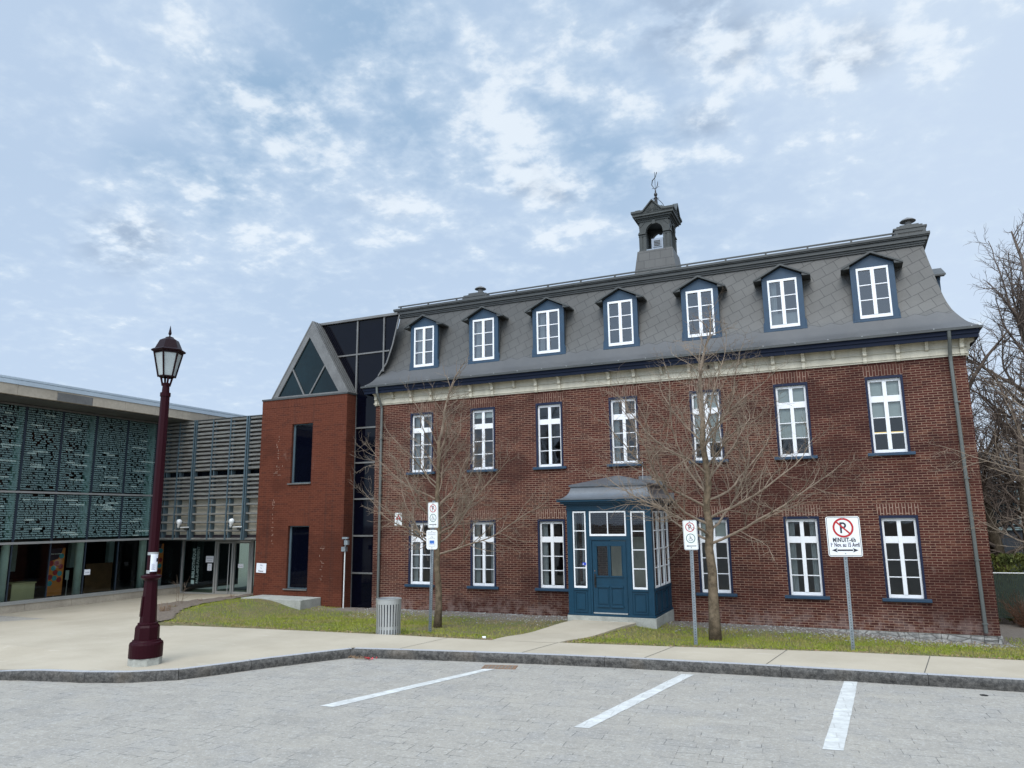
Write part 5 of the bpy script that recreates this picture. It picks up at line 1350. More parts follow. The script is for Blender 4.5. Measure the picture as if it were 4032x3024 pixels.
for a, b in segs:
    for z in zs_:
        dz = random.uniform(-.008, .008); tl = random.uniform(-.004, .004)
        mb.obox(((a+b)/2, SY+.045, z-.035+dz), ((b-a)/2-.004, 0, tl), (0, .06, -.012), (0, .003, .034+random.uniform(-.004, .006)))
    for z in (3.275, 3.02, 2.715, 2.425, 2.135):
        mb.obox(((a+b)/2, SY+.045, z-.02+random.uniform(-.008, .008)), ((b-a)/2-.004, 0, random.uniform(-.006, .006)), (0, .055, -.01), (0, .003, .03))
    mb.box(a+.003, b-.003, SY, SY+.10, 1.81, 1.868)
mb.build('slats', 'wood_grey', scr)
for x, w in POSTS:
    mb = MB(); mb.box(x-w/2, x+w/2, SY-.035, SY+.02, 1.80, 6.07); mb.box(x+w/2+.05, x+w/2+.09, SY+.02, SY+.199, 1.87, 6.04); mb.build('post', 'steel', scr)
for x in STEEL:
    mb = MB(); mb.box(x-.075, x-.02, SY-.06, SY+.12, 1.80, 6.10); mb.box(x+.03, x+.065, SY-.06, SY+.12, 1.80, 6.10); mb.box(x-.02, x+.03, SY+.0, SY+.06, 1.80, 6.09); mb.build('steel_post', 'steel', scr)
mb = MB(); mb.box(SX0, SX1, SY-.03, SY+.3, 6.07, 6.10); mb.build('screen_cap', 'tin', scr)
mb = MB(); mb.box(SX0, SX1, SY+.1, LY1+.05, 1.775, 1.80); mb.build('entrance_soffit', 'soffit', LB)
# storefront and doors under the screen
dy = LY1; zb0, zt0 = -.20, 1.77
mb = MB()
def bx3(x0, x1, z0, z1, y0=-.05, y1=.03): mb.box(x0, x1, dy+y0, dy+y1, z0, z1)
bx3(-23.0, -22.93, zb0, zt0); bx3(-21.35, -21.27, zb0, zt0); bx3(-22.93, -21.35, zb0, zb0+.06); bx3(-22.93, -21.35, zt0-.05, zt0)
bx3(-21.27, -18.3, zt0-.05, zt0); bx3(-19.62, -19.50, zb0, zt0-.05)
ent = mb.build('storefront_frame', 'alu', LB)
for x0, x1 in ((-21.25, -20.46), (-20.44, -19.64)):
    mb = MB(); bx3(x0, x0+.075, zb0+.01, zt0-.06, -.04, .02); bx3(x1-.075, x1, zb0+.01, zt0-.06, -.04, .02); bx3(x0+.075, x1-.075, zb0+.01, zb0+.13, -.04, .02); bx3(x0+.075, x1-.075, zt0-.13, zt0-.06, -.04, .02)
    d = mb.build('door', 'alu', LB); mb = MB(); mb.quad((x0+.07, dy, zb0+.1), (x1-.07, dy, zb0+.1), (x1-.07, dy, zt0-.1), (x0+.07, dy, zt0-.1)); mb.build('pane', 'glass_green', d)
    hx = x1-.14 if x0 < -21 else x0-.0
    mb = MB(); mb.tube([(hx, dy-.09, zb0+.06), (hx, dy-.09, zt0-.14)], .014, 6); mb.tube([(hx, dy-.09, zb0+.10), (hx, dy-.02, zb0+.10)], .01, 5); mb.build('door_handle', 'alu', d)
mb = MB(); mb.quad((-22.94, dy, zb0+.05), (-21.34, dy, zb0+.05), (-21.34, dy, zt0-.04), (-22.94, dy, zt0-.04)); sp_ = mb.build('pane', 'glass_green', LB)
mb = MB(); mb.quad((-19.5, dy, zb0), (-18.2, dy, zb0), (-18.2, dy, zt0), (-19.5, dy, zt0)); mb.build('pane', 'glass_green', LB)
text_obj('BIBLIOTHÈQUE', .20, 'frost_text', 'lettering', (-22.40, dy-.006, .36), (0, 0, 1), (-1, 0, 0), LB, 'LEFT', bold=.004, extrude=.001, res=2, width=.80)
text_obj('PAUL-AIMÉ-PAIEMENT', .19, 'frost_text', 'lettering', (-22.19, dy-.006, .17), (0, 0, 1), (-1, 0, 0), LB, 'LEFT', bold=-.001, extrude=.001, res=2, width=.72)
mb = MB(); mb.box(-22.49, -22.33, dy-.007, dy-.004, .15, .29); mb.box(-22.44, -22.38, dy-.009, dy-.007, .18, .26); mb.build('emblem', 'frost_text', LB)
# notices stuck on the glass
def sheet_notice(c, w, h, xdir, lab, lines, dark=None, mat='paper', tilt=0.0, grp=None):
    xd = Vector(xdir).normalized(); n = xd.cross(Vector((0, 0, 1)))      # n faces the reader
    th = thing('paper_notice', lab, 'notice', c, grp)
    mb = MB(); up = Vector((0, 0, 1))*math.cos(tilt)+xd*math.sin(tilt); x2 = xd*math.cos(tilt)-Vector((0, 0, 1))*math.sin(tilt)
    mb.obox(Vector(c), x2*w/2, n*.0015, up*h/2); sh = mb.build('sheet', mat, th)
    for (txt, size, dz, m) in lines:
        text_obj(txt, size, m, 'lettering', Vector(c)+n*.004+up*dz, x2, up, th, 'CENTER', extrude=.0004, bold=.001)
    return th
GN = 'paper notices taped to the library glass'
sheet_notice((-21.60, dy-.02, 1.06), .38, .23, (1, 0, 0), 'wide white paper sheet on the glass left of the library doors', [('BIENVENUE', .055, .03, 'grey_ink'), ('à la bibliothèque', .035, -.04, 'grey_ink')], mat='paper', grp=GN)
sheet_notice((-21.585, dy-.02, .775), .21, .25, (1, 0, 0), 'upright white paper sheet below the wide one, beside the library doors', [('Avis', .05, .06, 'grey_ink'), ('Horaire', .035, 0, 'grey_ink'), ('Accès', .045, -.07, 'ink')], grp=GN)
sheet_notice((-20.05, dy-.05, .842), .25, .135, (1, 0, 0), 'small white paper sign reading Sortie on the right library door', [('Sortie', .075, -.01, 'grey_ink')], grp=GN)
sheet_notice((LX+.02, 16.97, .83), .21, .175, (0, 1, 0), 'pale sheet reading Sortie taped inside the wall of library windows', [('Sortie', .065, -.01, 'grey_ink')], grp=GN)
sheet_notice((-17.885, TY-.012, .885), .42, .31, (1, 0, 0), 'white notice with File and Retour taped to the orange brick tower', [('File', .075, .085, 'grey_ink'), ('Retour', .075, -.10, 'ink')], tilt=.03)
mb = MB(); mb.extrude([(-17.91, TY-.018, .90), (-17.865, TY-.018, .885), (-17.885, TY-.018, .865), (-17.895, TY-.018, .875)], (0, .002, 0)); o_ = mb.build('arrow', 'ink', bpy.data.objects['paper_notice.004'])
# things inside, near the glass
dk_ = thing('reception_desk', 'pale yellow desk front behind the leftmost library windows', 'desk', (-24.4, 15.8, -.12))
mb = MB(); mb.box(-24.33, -24.30, 15.40, 16.14, -.05, .52); mb.build('front_panel', 'desk', dk_)
mb = MB(); mb.box(-25.0, -24.28, 15.37, 16.17, .53, .56); mb.build('desk_top', 'desk', dk_)
mb = MB(); mb.box(-24.95, -24.34, 15.42, 15.45, -.12, .53); mb.box(-24.95, -24.34, 16.09, 16.12, -.12, .53); mb.build('side_panel', 'wood', dk_)
def banner(y0, y1, x, lab, white=False):
    t = thing('banner_stand', lab, 'banner', (x, (y0+y1)/2, -.12), 'orange banners inside the library')
    mb = MB(); mb.box(x-.006, x, y0, y1, .10 if not white else .42, 1.62); mb.build('sheet', 'orange', t)
    mb = MB(); mb.extrude([(x+.001, y0, 1.62), (x+.001, y1-.08, 1.62), (x+.001, y1-.14, 1.42), (x+.001, y0+(y1-y0)*.55, 1.28), (x+.001, y0, 1.20)], (.002, 0, 0)); mb.build('title_patch', 'sign_black', t)
    mb = MB(); mb.box(x-.02, x+.02, y0-.02, y1+.02, -.12, -.06); mb.box(x-.03, x-.015, (y0+y1)/2-.01, (y0+y1)/2+.01, -.06, 1.62); mb.build('stand', 'alu', t)
    random.seed(3)
    for (u, z, m) in ((.78, 1.36, 'teal'), (.12, 1.14, 'poster_red'), (.48, 1.13, 'poster_red'), (.78, 1.02, 'poster_red'), (.30, .98, 'teal'), (.45, .84, 'poster_red'), (.74, .80, 'teal'), (.12, .70, 'poster_red'), (.42, .66, 'teal'), (.74, .60, 'poster_red'), (.14, .50, 'teal')):
        if white and z < .56: continue
        yc = y0+(y1-y0)*u; mb = MB(); mb.tube([(x+.003, yc, z), (x+.006, yc, z)], .085, 18); mb.build('dot', m, t)
    text_obj('Mois de la lecture', .05, 'sign_white', 'lettering', (x+.006, y0+.03, 1.44), (0, 1, 0), (0, 0, 1), t, 'LEFT', bold=.001)
    if white:
        mb = MB(); mb.box(x-.006, x, y0, y1-.02, .02, .415); mb.build('white_foot', 'lamp_frost', t)
banner(16.22, 16.73, -23.82, 'orange banner with red and teal dots behind the library window left of the lamp post')
banner(20.20, 20.74, -23.9, 'orange banner with white foot glimpsed through glass just right of the lamp post', True)
sg = thing('sign_stand', 'thin chrome post with a small pale placard inside the library', 'stand', (-24.2, 17.16, -.12))
mb = MB(); mb.tube([(-24.2, 17.16, -.12), (-24.2, 17.16, .55)], .012, 6); mb.build('post', 'white_pipe', sg)
mb = MB(); mb.box(-24.21, -24.19, 17.08, 17.2, .55, .86); mb.build('placard', 'column', sg)

# floodlights on arms from the steel posts
GF = 'white floodlights on the louvre screen'
def flood(x, lab):
    t = thing('floodlight', lab, 'floodlight', (x, SY-.05, 2.24), GF)
    mb = MB(); mb.tube([(x, SY-.06, 2.245), (x-.42, SY-.06, 2.235)], .016, 6); mb.build('arm', 'white_pipe', t)
    mb = MB(); mb.tube([(x-.50, SY-.08, 2.22), (x-.49, SY-.08, 2.28), (x-.465, SY-.09, 2.34), (x-.44, SY-.10, 2.42), (x-.42, SY-.10, 2.48), (x-.40, SY-.10, 2.52)], [.03, .045, .055, .095, .09, .03], 12); mb.build('head', 'white_pipe', t, smooth=True)
    mb = MB(); mb.box(x-.18, x-.02, SY-.10, SY-.03, 2.15, 2.20); mb.build('bracket', 'hinge', t)
flood(-21.36, 'white floodlight on the louvre screen nearer the lamp post'); flood(-18.88, 'white floodlight on the louvre screen nearer the brick tower')

# ================================================================== STREET FURNITURE
# lamp post
LPX, LPY = -11.25, 9.546
LP = thing('lamp_post', 'maroon cast iron lamp post with six-sided lantern on the pavement corner', 'street lamp', (LPX, LPY, 0))
mb = MB(); mb.lathe((LPX, LPY, 0), [(.275, -.03), (.272, .125)], 8, .2); mb.build('footing', 'concrete_grey', LP, bevel=.008)
mb = MB(); mb.lathe((LPX, LPY, 0), [(.272, .126), (.272, .34), (.262, .37), (.235, .385), (.225, .41), (.20, .42)], 28)
mb.build('base', 'maroon', LP, smooth=False)
mb = MB(); mb.lathe((LPX, LPY, 0), [(.205, .40), (.20, .62), (.18, .66)], 8, R(14)); mb.lathe((LPX, LPY, 0), [(.165, .66), (.165, .69), (.14, .70)], 24)
mb.build('plinth_block', 'maroon', LP, bevel=.006)
mb = MB(); mb.lathe((LPX, LPY, 0), [(.140, .69), (.108, 1.42)], 8, R(14)); pd = mb.build('pedestal', 'maroon', LP, bevel=.004)
mb = MB(); a = R(14+22.5+180); nx_, ny_ = math.cos(R(-118)), math.sin(R(-118))
mb.obox((LPX+nx_*.123, LPY+ny_*.123, .97), (-ny_*.045, nx_*.045, 0), (nx_*.008, ny_*.008, .0), (-nx_*.008, -ny_*.008, .17)); mb.build('access_door', 'maroon', LP)
mb = MB(); mb.lathe((LPX, LPY, 0), [(.115, 1.41), (.135, 1.44), (.165, 1.452), (.165, 1.49), (.12, 1.505), (.09, 1.51)], 24); mb.build('flange', 'maroon', LP)
mb = MB(); mb.lathe((LPX, LPY, 0), [(.088, 1.50), (.078, 4.72)], 8, R(14)); mb.build('pole', 'maroon', LP)
mb = MB(); mb.lathe((LPX, LPY, 0), [(.092, 4.70), (.092, 4.77), (.066, 4.775), (.06, 4.92), (.07, 4.93), (.07, 4.95)], 12); mb.build('collar', 'maroon', LP)
mb = MB()
for k in range(4):
    a = R(45+90*k+20); ca, sa = math.cos(a), math.sin(a)
    mb.tube([(LPX+ca*.055, LPY+sa*.055, 4.90), (LPX+ca*.078, LPY+sa*.078, 4.97), (LPX+ca*.105, LPY+sa*.105, 5.09)], [.024, .017, .021], 6)
mb.build('yoke', 'maroon', LP)
LN_ = MB(); H0 = R(-2)
def hexp(r, z, k): a = H0+k*math.pi/3; return (LPX+r*math.cos(a), LPY+r*math.sin(a), z)
for k in range(6):
    LN_.tube([hexp(.145, 5.06, k), hexp(.245, 5.53, k)], [.015, .017], 6)
    LN_.tube([hexp(.145, 5.075, k), hexp(.145, 5.075, k+1)], .015, 5)
    LN_.tube([hexp(.24, 5.52, k), hexp(.24, 5.52, k+1)], .018, 5)
lant = LN_.build('lantern_frame', 'lantern', LP)
for k in range(6):
    mb = MB(); mb.quad(hexp(.138, 5.08, k), hexp(.138, 5.08, k+1), hexp(.236, 5.52, k+1), hexp(.236, 5.52, k)); mb.build('lantern_panel', 'lamp_frost', lant)
mb = MB(); mb.lathe((LPX, LPY, 0), [(.25, 5.525), (.29, 5.54), (.305, 5.565), (.27, 5.59), (.24, 5.60), (.165, 5.765), (.10, 5.80)], 6, H0); mb.lathe((LPX, LPY, 0), [(.09, 5.79), (.07, 5.825), (.03, 5.84), (.015, 5.845)], 14)
mb.build('lantern_cap', 'lantern', lant)
mb = MB(); mb.lathe((LPX, LPY, 0), [(.013, 5.83), (.013, 5.87), (.026, 5.885), (.03, 5.90), (.012, 6.0), (.002, 6.055)], 10); mb.build('finial', 'lantern', lant)
cv = Vector((-LPX, -LPY, 0)).normalized(); cr_ = Vector((-cv.y, cv.x, 0))          # towards the street
fc = (cv*.97+cr_*.22).normalized(); fx_ = Vector((-fc.y, fc.x, 0))
LPc = Vector((LPX, LPY, 0))
nt = thing('paper_notice', 'white printed sheet taped round the maroon lamp post', 'notice', (LPX, LPY, 1.55))
mb = MB()
def wrap(a0, a1, z0, z1, r, n=8, dz=0):
    b0 = math.atan2(fc.y, fc.x)
    for i in range(n):
        p = b0+R(a0+(a1-a0)*i/n); q = b0+R(a0+(a1-a0)*(i+1)/n)
        mb.quad((LPX+r*math.cos(p), LPY+r*math.sin(p), z0), (LPX+r*math.cos(q), LPY+r*math.sin(q), z0), (LPX+r*math.cos(q), LPY+r*math.sin(q), z1), (LPX+r*math.cos(p), LPY+r*math.sin(p), z1))
wrap(-35, 45, 1.56, 1.86, .094); mb.build('sheet', 'paper', nt)
mb = MB(); wrap(-100, 100, 1.845, 1.895, .0915); wrap(-100, -36, 1.53, 1.585, .0915); mb.build('tape', 'alu', nt)
mb = MB(); wrap(25, 44, 1.73, 1.79, .0955, 3); mb.build('printed_picture', 'navy', nt)
mb = MB()
for k in range(6): wrap(-20, 15-8*(k % 2), 1.595+.018*k, 1.603+.018*k, .0953, 3)
mb.build('lettering', 'grey_ink', nt)

# signs
def rrect(w, h, r, n=6):
    out = []
    for cx, cy, a0 in ((w/2-r, h/2-r, 0), (-w/2+r, h/2-r, 90), (-w/2+r, -h/2+r, 180), (w/2-r, -h/2+r, 270)):
        for i in range(n+1):
            a = R(a0+90*i/n); out.append((cx+r*math.cos(a), cy+r*math.sin(a)))
    return out
class Plate:
    """flat sign plate facing the street; artwork is laid on in layers half a millimetre apart"""
    def __init__(s, c, w, h, parent, yaw=0.0, roll=0.0, name='sign_plate', mat='sign_white', r=.03):
        s.c = Vector(c); s.x = Vector((math.cos(yaw), math.sin(yaw), 0)); s.z = Vector((0, 0, 1))
        s.x, s.z = s.x*math.cos(roll)+s.z*math.sin(roll), s.z*math.cos(roll)-s.x*math.sin(roll)
        s.n = s.x.cross(s.z); s.p = parent; s.w = w; s.h = h; s.r = r
        mb = MB(); mb.extrude([s.at(u, v, 0) for u, v in rrect(w, h, r)], -s.n*.003); s.o = mb.build(name, mat, parent)
    def at(s, u, v, l): return s.c+s.x*u+s.z*v+s.n*(.0008*l)
    def poly(s, pts, l, mb): mb.quad(*[s.at(u, v, l) for u, v in pts])
    def art(s, name, mat, fn):
        mb = MB(); fn(mb); return mb.build(name, mat, s.o)
    def ring(s, cu, cv, r0, r1, l, mb, a0=0, a1=360, n=40):
        for i in range(n):
            a = R(a0+(a1-a0)*i/n); b = R(a0+(a1-a0)*(i+1)/n)
            s.poly([(cu+r0*math.cos(a), cv+r0*math.sin(a)), (cu+r1*math.cos(a), cv+r1*math.sin(a)), (cu+r1*math.cos(b), cv+r1*math.sin(b)), (cu+r0*math.cos(b), cv+r0*math.sin(b))], l, mb)
    def bar(s, p, q, w, l, mb):
        p = Vector(p); q = Vector(q); d = (q-p).normalized(); n = Vector((-d.y, d.x))*w/2
        s.poly([p+n, p-n, q-n, q+n], l, mb)
    def border(s, ins, w, l=1):
        def fn(mb):
            o = rrect(s.w-2*ins, s.h-2*ins, max(.006, s.r-ins)); i = rrect(s.w-2*ins-2*w, s.h-2*ins-2*w, max(.004, s.r-ins-w))
            for k in range(len(o)):
                k2 = (k+1) % len(o); s.poly([o[k], o[k2], i[k2], i[k]], l, mb)
        s.art('border', 'sign_black', fn)
    def text(s, t, size, u, v, mat, l=2, **kw):
        return text_obj(t, size, mat, 'lettering', s.at(u, v, l), s.x, s.z, s.o, kw.pop('align', 'CENTER'), extrude=.0003, **kw)
def letterP(pl, cu, cv, h, l, mat='sign_black', w=None):
    w = w or h*.16
    def fn(mb):
        x0 = cu-h*.24; pl.poly([(x0, cv-h/2), (x0+w, cv-h/2), (x0+w, cv+h/2), (x0, cv+h/2)], l, mb)
        r = h*.29; cy = cv+h/2-r; xm = x0+w+h*.10
        pl.poly([(x0+w, cv+h/2-w), (xm, cv+h/2-w), (xm, cv+h/2), (x0+w, cv+h/2)], l, mb); pl.poly([(x0+w, cv+h/2-2*r), (xm, cv+h/2-2*r), (xm, cv+h/2-2*r+w), (x0+w, cv+h/2-2*r+w)], l, mb)
        pl.ring(xm, cy, r-w, r, l, mb, -90, 90, 20)
    pl.art('letter_p', mat, fn)
def no_parking(pl, cu, cv, r, wid):
    letterP(pl, cu-r*.03, cv, r*1.12, 1)
    def fn(mb):
        pl.ring(cu, cv, r-wid, r, 2, mb); d = (r-wid*.8)*.7071; pl.bar((cu-d, cv+d), (cu+d, cv-d), wid*.82, 3, mb)
    pl.art('no_parking_ring', 'sign_red', fn)
def arrow(pl, u0, u1, v, w, heads):
    def fn(mb):
        hl = w*3.4; a = u0+(hl if 'l' in heads else 0); b = u1-(hl if 'r' in heads else 0)
        pl.poly([(a-.004, v-w/2), (b+.004, v-w/2), (b+.004, v+w/2), (a-.004, v+w/2)], 1, mb)
        if 'l' in heads: pl.poly([(u0, v), (u0+hl, v-w*1.35), (u0+hl*.8, v), (u0+hl, v+w*1.35)], 1.5, mb)
        if 'r' in heads: pl.poly([(u1, v), (u1-hl, v+w*1.35), (u1-hl*.8, v), (u1-hl, v-w*1.35)], 1.5, mb)
    pl.art('arrow', 'sign_black', fn)
def post(parent, base, top, y_off=.025):
    """perforated U-channel post"""
    b = Vector(base); t = Vector(top); d = t-b; mb = MB()
    for du, dv, hu, hv in ((0, .014, .030, .004), (-.028, 0, .004, .016), (.028, 0, .004, .016)):
        c = (b+t)/2+Vector((du, dv, 0)); mb.obox(c, (hu, 0, 0), (0, hv, 0), d/2)
    o = mb.build('post', 'galv', parent)
    mb = MB(); n = int(d.length/.05)
    for k in range(n):
        c = b+d*((k+.5)/n)+Vector((0, .0095, 0)); mb.obox(c, (.006, 0, 0), (0, .0006, 0), (0, 0, .009))
    mb.build('holes', 'sign_black', o)
def bolts(pl, pts):
    def fn(mb):
        for u, v in pts:
            c = pl.at(u, v, 2); mb.tube([c, c+pl.n*.006], [.012, .010], 8)
    pl.art('bolts', 'galv', fn)
def wheelchair(pl, cu, cv, r):
    pl.art('access_ring', 'sign_green', lambda mb: pl.ring(cu, cv, r*.86, r, 2, mb))
    def fn(mb):
        k = r/1.0; w = .075*k
        P = lambda x, y: (cu+x*k, cv+y*k)
        pl.ring(cu-.10*k, cv+.52*k, 0.001, .095*k, 3, mb, n=14)
        pl.bar(P(-.10, .42), P(-.06, -.08), w*1.5, 3, mb); pl.bar(P(-.06, .18), P(.22, .18), w, 3, mb); pl.bar(P(-.07, -.08), P(.26, -.08), w*1.2, 3, mb)
        pl.bar(P(.24, -.06), P(.42, -.42), w*1.2, 3, mb); pl.bar(P(.40, -.42), P(.54, -.36), w, 3, mb)
        pl.ring(cu-.06*k, cv-.22*k, .29*k, .36*k, 3, mb, 130, 355, 28)
    pl.art('wheelchair_symbol', 'sign_black', fn)
def disabled_sign(c, parent, arrow_dir, yaw, roll=0.0):
    w, h = .285, .585; pl = Plate(c, w, h, parent, yaw, roll, r=.035); pl.border(.008, .005)
    no_parking(pl, 0, .155, .092, .016); wheelchair(pl, 0, -.065, .092)
    arrow(pl, -.10, .10, -.215, .014, arrow_dir); bolts(pl, [(0, .265), (0, -.245)])
    return pl
s2 = thing('parking_sign', 'narrow disabled parking sign with left arrow on a post right of the porch', 'sign', (-2.82, 15.08, -.06), 'parking signs on steel posts')
post(s2, (-2.82, 15.09, -.25), (-2.80, 15.09, 2.32)); disabled_sign((-2.804, 15.062, 2.044), s2, 'l', R(-3), R(1.0))
s1 = thing('parking_sign', 'disabled parking sign with right arrow and a shopping bag plate, before the left tree', 'sign', (-8.76, 15.01, -.06), 'parking signs on steel posts')
post(s1, (-8.765, 15.02, -.25), (-8.69, 15.02, 2.84)); disabled_sign((-8.69, 14.99, 2.51), s1, 'r', R(-4), R(.6))
pl = Plate((-8.715, 14.988, 1.952), .305, .44, s1, R(-4), R(1.0), 'bag_plate', 'sign_white', r=.05)
pl.text('Réservé aux visiteurs', .028, 0, .155, 'grey_ink', bold=.0005, shear=.2); pl.text('de la bibliothèque', .028, 0, .115, 'grey_ink', bold=.0005, shear=.2)
def bag(mb):
    for p, q in (((-.085, .03), (-.085, -.15)), ((-.085, -.15), (.085, -.15)), ((.085, -.15), (.085, .03)), ((.085, .03), (-.085, .03))): pl.bar(p, q, .004, 1, mb)
    pl.ring(0, .035, .026, .034, 1, mb, 0, 180, 16)
pl.art('bag_outline', 'ink', bag)
pl.art('blue_picture', 'sign_blue', lambda mb: pl.poly([(-.062, -.115), (.062, -.115), (.062, -.02), (-.062, -.02)], 1, mb))
pl.art('picture_clouds', 'sign_white', lambda mb: [pl.poly([(-.06+.03*k, -.11), (-.03+.03*k, -.11), (-.035+.03*k, -.085-.008*(k % 2)), (-.05+.03*k, -.09)], 2, mb) for k in range(4)])
bolts(pl, [(0, .185), (0, -.185)])
s3 = thing('parking_sign', 'large square no parking sign marked MINUIT-6h with double arrow', 'sign', (-.02, 15.65, -.08), 'parking signs on steel posts')
post(s3, (-.02, 15.66, -.28), (.0, 15.66, 2.36))
pl = Plate((.0, 15.632, 1.998), .60, .755, s3, R(-1), R(.5), r=.045); pl.border(.014, .009)
no_parking(pl, .0, .165, .185, .036)
pl.text('MINUIT-6h', .112, 0, -.068, 'sign_black', bold=.0042, spacing=1.12, fit=.40)
pl.art('date_sticker', 'paper', lambda mb: pl.poly([(-.265, -.20), (.265, -.20), (.265, -.118), (-.265, -.118)], .5, mb))
pl.text('1  Nov. au 15 Avril', .108, .004, -.160, 'sign_black', bold=.0034, fit=.50)
pl.text('er', .045, -.214, -.138, 'sign_black', width=.8)
arrow(pl, -.235, .235, -.258, .03, 'lr'); bolts(pl, [(0, .345), (0, -.318)])

# litter bin
BX, BY = -9.23, 14.03
bn = thing('litter_bin', 'round pale metal slatted litter bin on the grass edge', 'litter bin', (BX, BY, -.02))
mb = MB(); mb.lathe((BX, BY, 0), [(.225, .0), (.245, .62), (.10, .615), (.09, .01)], 28); mb.build('liner', 'sign_black', bn)
mb = MB()
mb.lathe((BX, BY, 0), [(.272, .61), (.276, .705), (.283, .715), (.268, .722), (.25, .715), (.25, .61)], 32); mb.build('top_band', 'alu', bn)
mb = MB(); mb.lathe((BX, BY, 0), [(.25, .085), (.252, .15), (.243, .15), (.241, .085)], 32); mb.build('lower_band', 'alu', bn)
for k in range(26):
    a = 2*math.pi*k/26; ca, sa = math.cos(a), math.sin(a); mb = MB(); w = .021
    pts = [(.262, -.03), (.255, .12), (.256, .40), (.268, .61)]
    for (r0, z0), (r1, z1) in zip(pts, pts[1:]):
        P = []
        for r, z in ((r0, z0), (r1, z1)):
            for dr in (0, .006):
                for s in (-1, 1): P.append((BX+ca*(r+dr)-sa*w*s, BY+sa*(r+dr)+ca*w*s, z))
        i = len(mb.v); mb.v += P
        for q in ((0, 1, 5, 4), (2, 6, 7, 3), (0, 4, 6, 2), (1, 3, 7, 5)): mb.f.append(tuple(i+j for j in q))
    mb.build('slat', 'alu', bn)

# conduit with little camera boxes by the tower
cdp = thing('camera_mast', 'thin white conduit mast with grey camera boxes beside the brick tower', 'camera mast', (-14.36, 19.3, -.5))
mb = MB(); mb.tube([(-14.365, 19.3, -.55), (-14.36, 19.3, 1.5)], .019, 8); mb.build('mast', 'white_pipe', cdp)
mb = MB(); mb.box(-14.46, -14.31, 19.24, 19.36, 1.46, 1.60); mb.build('junction_box', 'galv', cdp)
mb = MB(); mb.box(-14.36, -14.33, 19.28, 19.32, 1.60, 1.86); mb.box(-14.43, -14.22, 19.22, 19.30, 1.84, 1.90); mb.box(-14.33, -14.20, 19.2, 19.30, 1.66, 1.80); mb.build('camera_head', 'galv', cdp)
# concrete light-well block at the foot of the tower
mb = MB(); mb.extrude([(-17.75, 18.50, -.8), (-17.75, 18.50, .03), (-15.37, 18.50, .02), (-15.37, 18.50, -.8)], (0, .985, 0))
tag(mb.build('light_well', 'concrete_grey', bevel=.012), 'low grey concrete light-well block half buried in grass at the brick tower foot', 'concrete block')
# warning plate on the brick wall
wp = thing('warning_plate', 'small white warning plate with red triangle on the brick wall, far left', 'sign', (-12.85, 19.98, 2.44))
pl = Plate((-12.85, 19.985, 2.44), .27, .39, wp, 0, 0, r=.012)
pl.art('triangle', 'sign_red', lambda mb: pl.poly([(-.10, -.02), (.10, -.02), (0, .15)], 1, mb))
pl.art('flame', 'sign_white', lambda mb: pl.poly([(-.018, .0), (.018, .0), (.012, .05), (0, .085), (-.012, .05)], 2, mb))
for k, (t, sz) in enumerate((('ATTENTION', .035), ('chute de neige', .028), ('et de glace', .028))): pl.text(t, sz, -.015, -.055-.042*k, 'grey_ink')

# ================================================================== TREES
def poly_tube(mb, pts, rad, n):
    mb.tube(pts, rad, n, caps=False)
def branch(p, d, L, r0, segs, rng, wander=.18, up=.08, tip=.25):
    pts = [Vector(p)]; d = Vector(d).normalized(); rad = [r0]
    for k in range(segs):
        j = Vector((rng.gauss(0, 1), rng.gauss(0, 1), rng.gauss(0, .7)))*wander
        d = (d+j+Vector((0, 0, up))).normalized(); pts.append(pts[-1]+d*L/segs); rad.append(r0*(1-(1-tip)*(k+1)/segs))
    return pts, rad
def bare_tree(name, label, group, base, H, rt, trunk_top, seed, bark, twig, first, nlimb, spread, limbL, elev, den=1.0, lean=(0, 0), twig_r=.0045, rmin=.0028, fork=True, levels=3, dirbias=None):
    rng = random.Random(seed); b = Vector(base)
    t = thing(name, label, 'tree', base, group)
    tr = MB(); cr = MB()
    pts = [b+Vector((0, 0, -.1))]; rad = [rt*1.35]; n = 10
    for k in range(1, n+1):
        f = k/n; pts.append(b+Vector((lean[0]*f+rng.gauss(0, .018), lean[1]*f+rng.gauss(0, .018), trunk_top*f))); rad.append(rt*(1.08-.55*f) if k > 1 else rt*1.08)
    tr.tube(pts, rad, 10)
    # low relief bark
    def at(f):
        x = f*n; i = min(n-1, int(x)); return pts[i].lerp(pts[i+1], x-i), rad[i]+(rad[i+1]-rad[i])*(x-i)
    limbs = []
    for i in range(nlimb):
        f = first+(1-first)*(i/(nlimb-1))**1.15; p, r = at(min(.999, f)); az = i*2.399+rng.uniform(-.4, .4); rel = (f-first)/(1-first)
        el = R(elev[0]+(elev[1]-elev[0])*rel+rng.uniform(-9, 9))
        d = Vector((math.cos(az)*math.cos(el), math.sin(az)*math.cos(el), math.sin(el)))
        if dirbias: d = (d+Vector(dirbias)*.5).normalized()
        L = (limbL[0]+(limbL[1]-limbL[0])*rel)*rng.uniform(.78, 1.12)
        limbs.append((p, d, L, min(r*.48, rt*(.30-.12*rel))))
    limbs.append((pts[-1], Vector((rng.gauss(0, .12), rng.gauss(0, .12), 1)), H-trunk_top, rad[-1]*.95))
    for p, d, L, r in limbs:
        bp, br = branch(p, d, L, r, 11, rng, .15, .06, .20); cr.tube(bp, br, 6, caps=False)
        sub(cr, bp, br, L, rng, 2, den, twig_r, rmin, levels)
    tr.build('trunk', bark, t, smooth=True); cr.build('crown', twig, t)
    return t
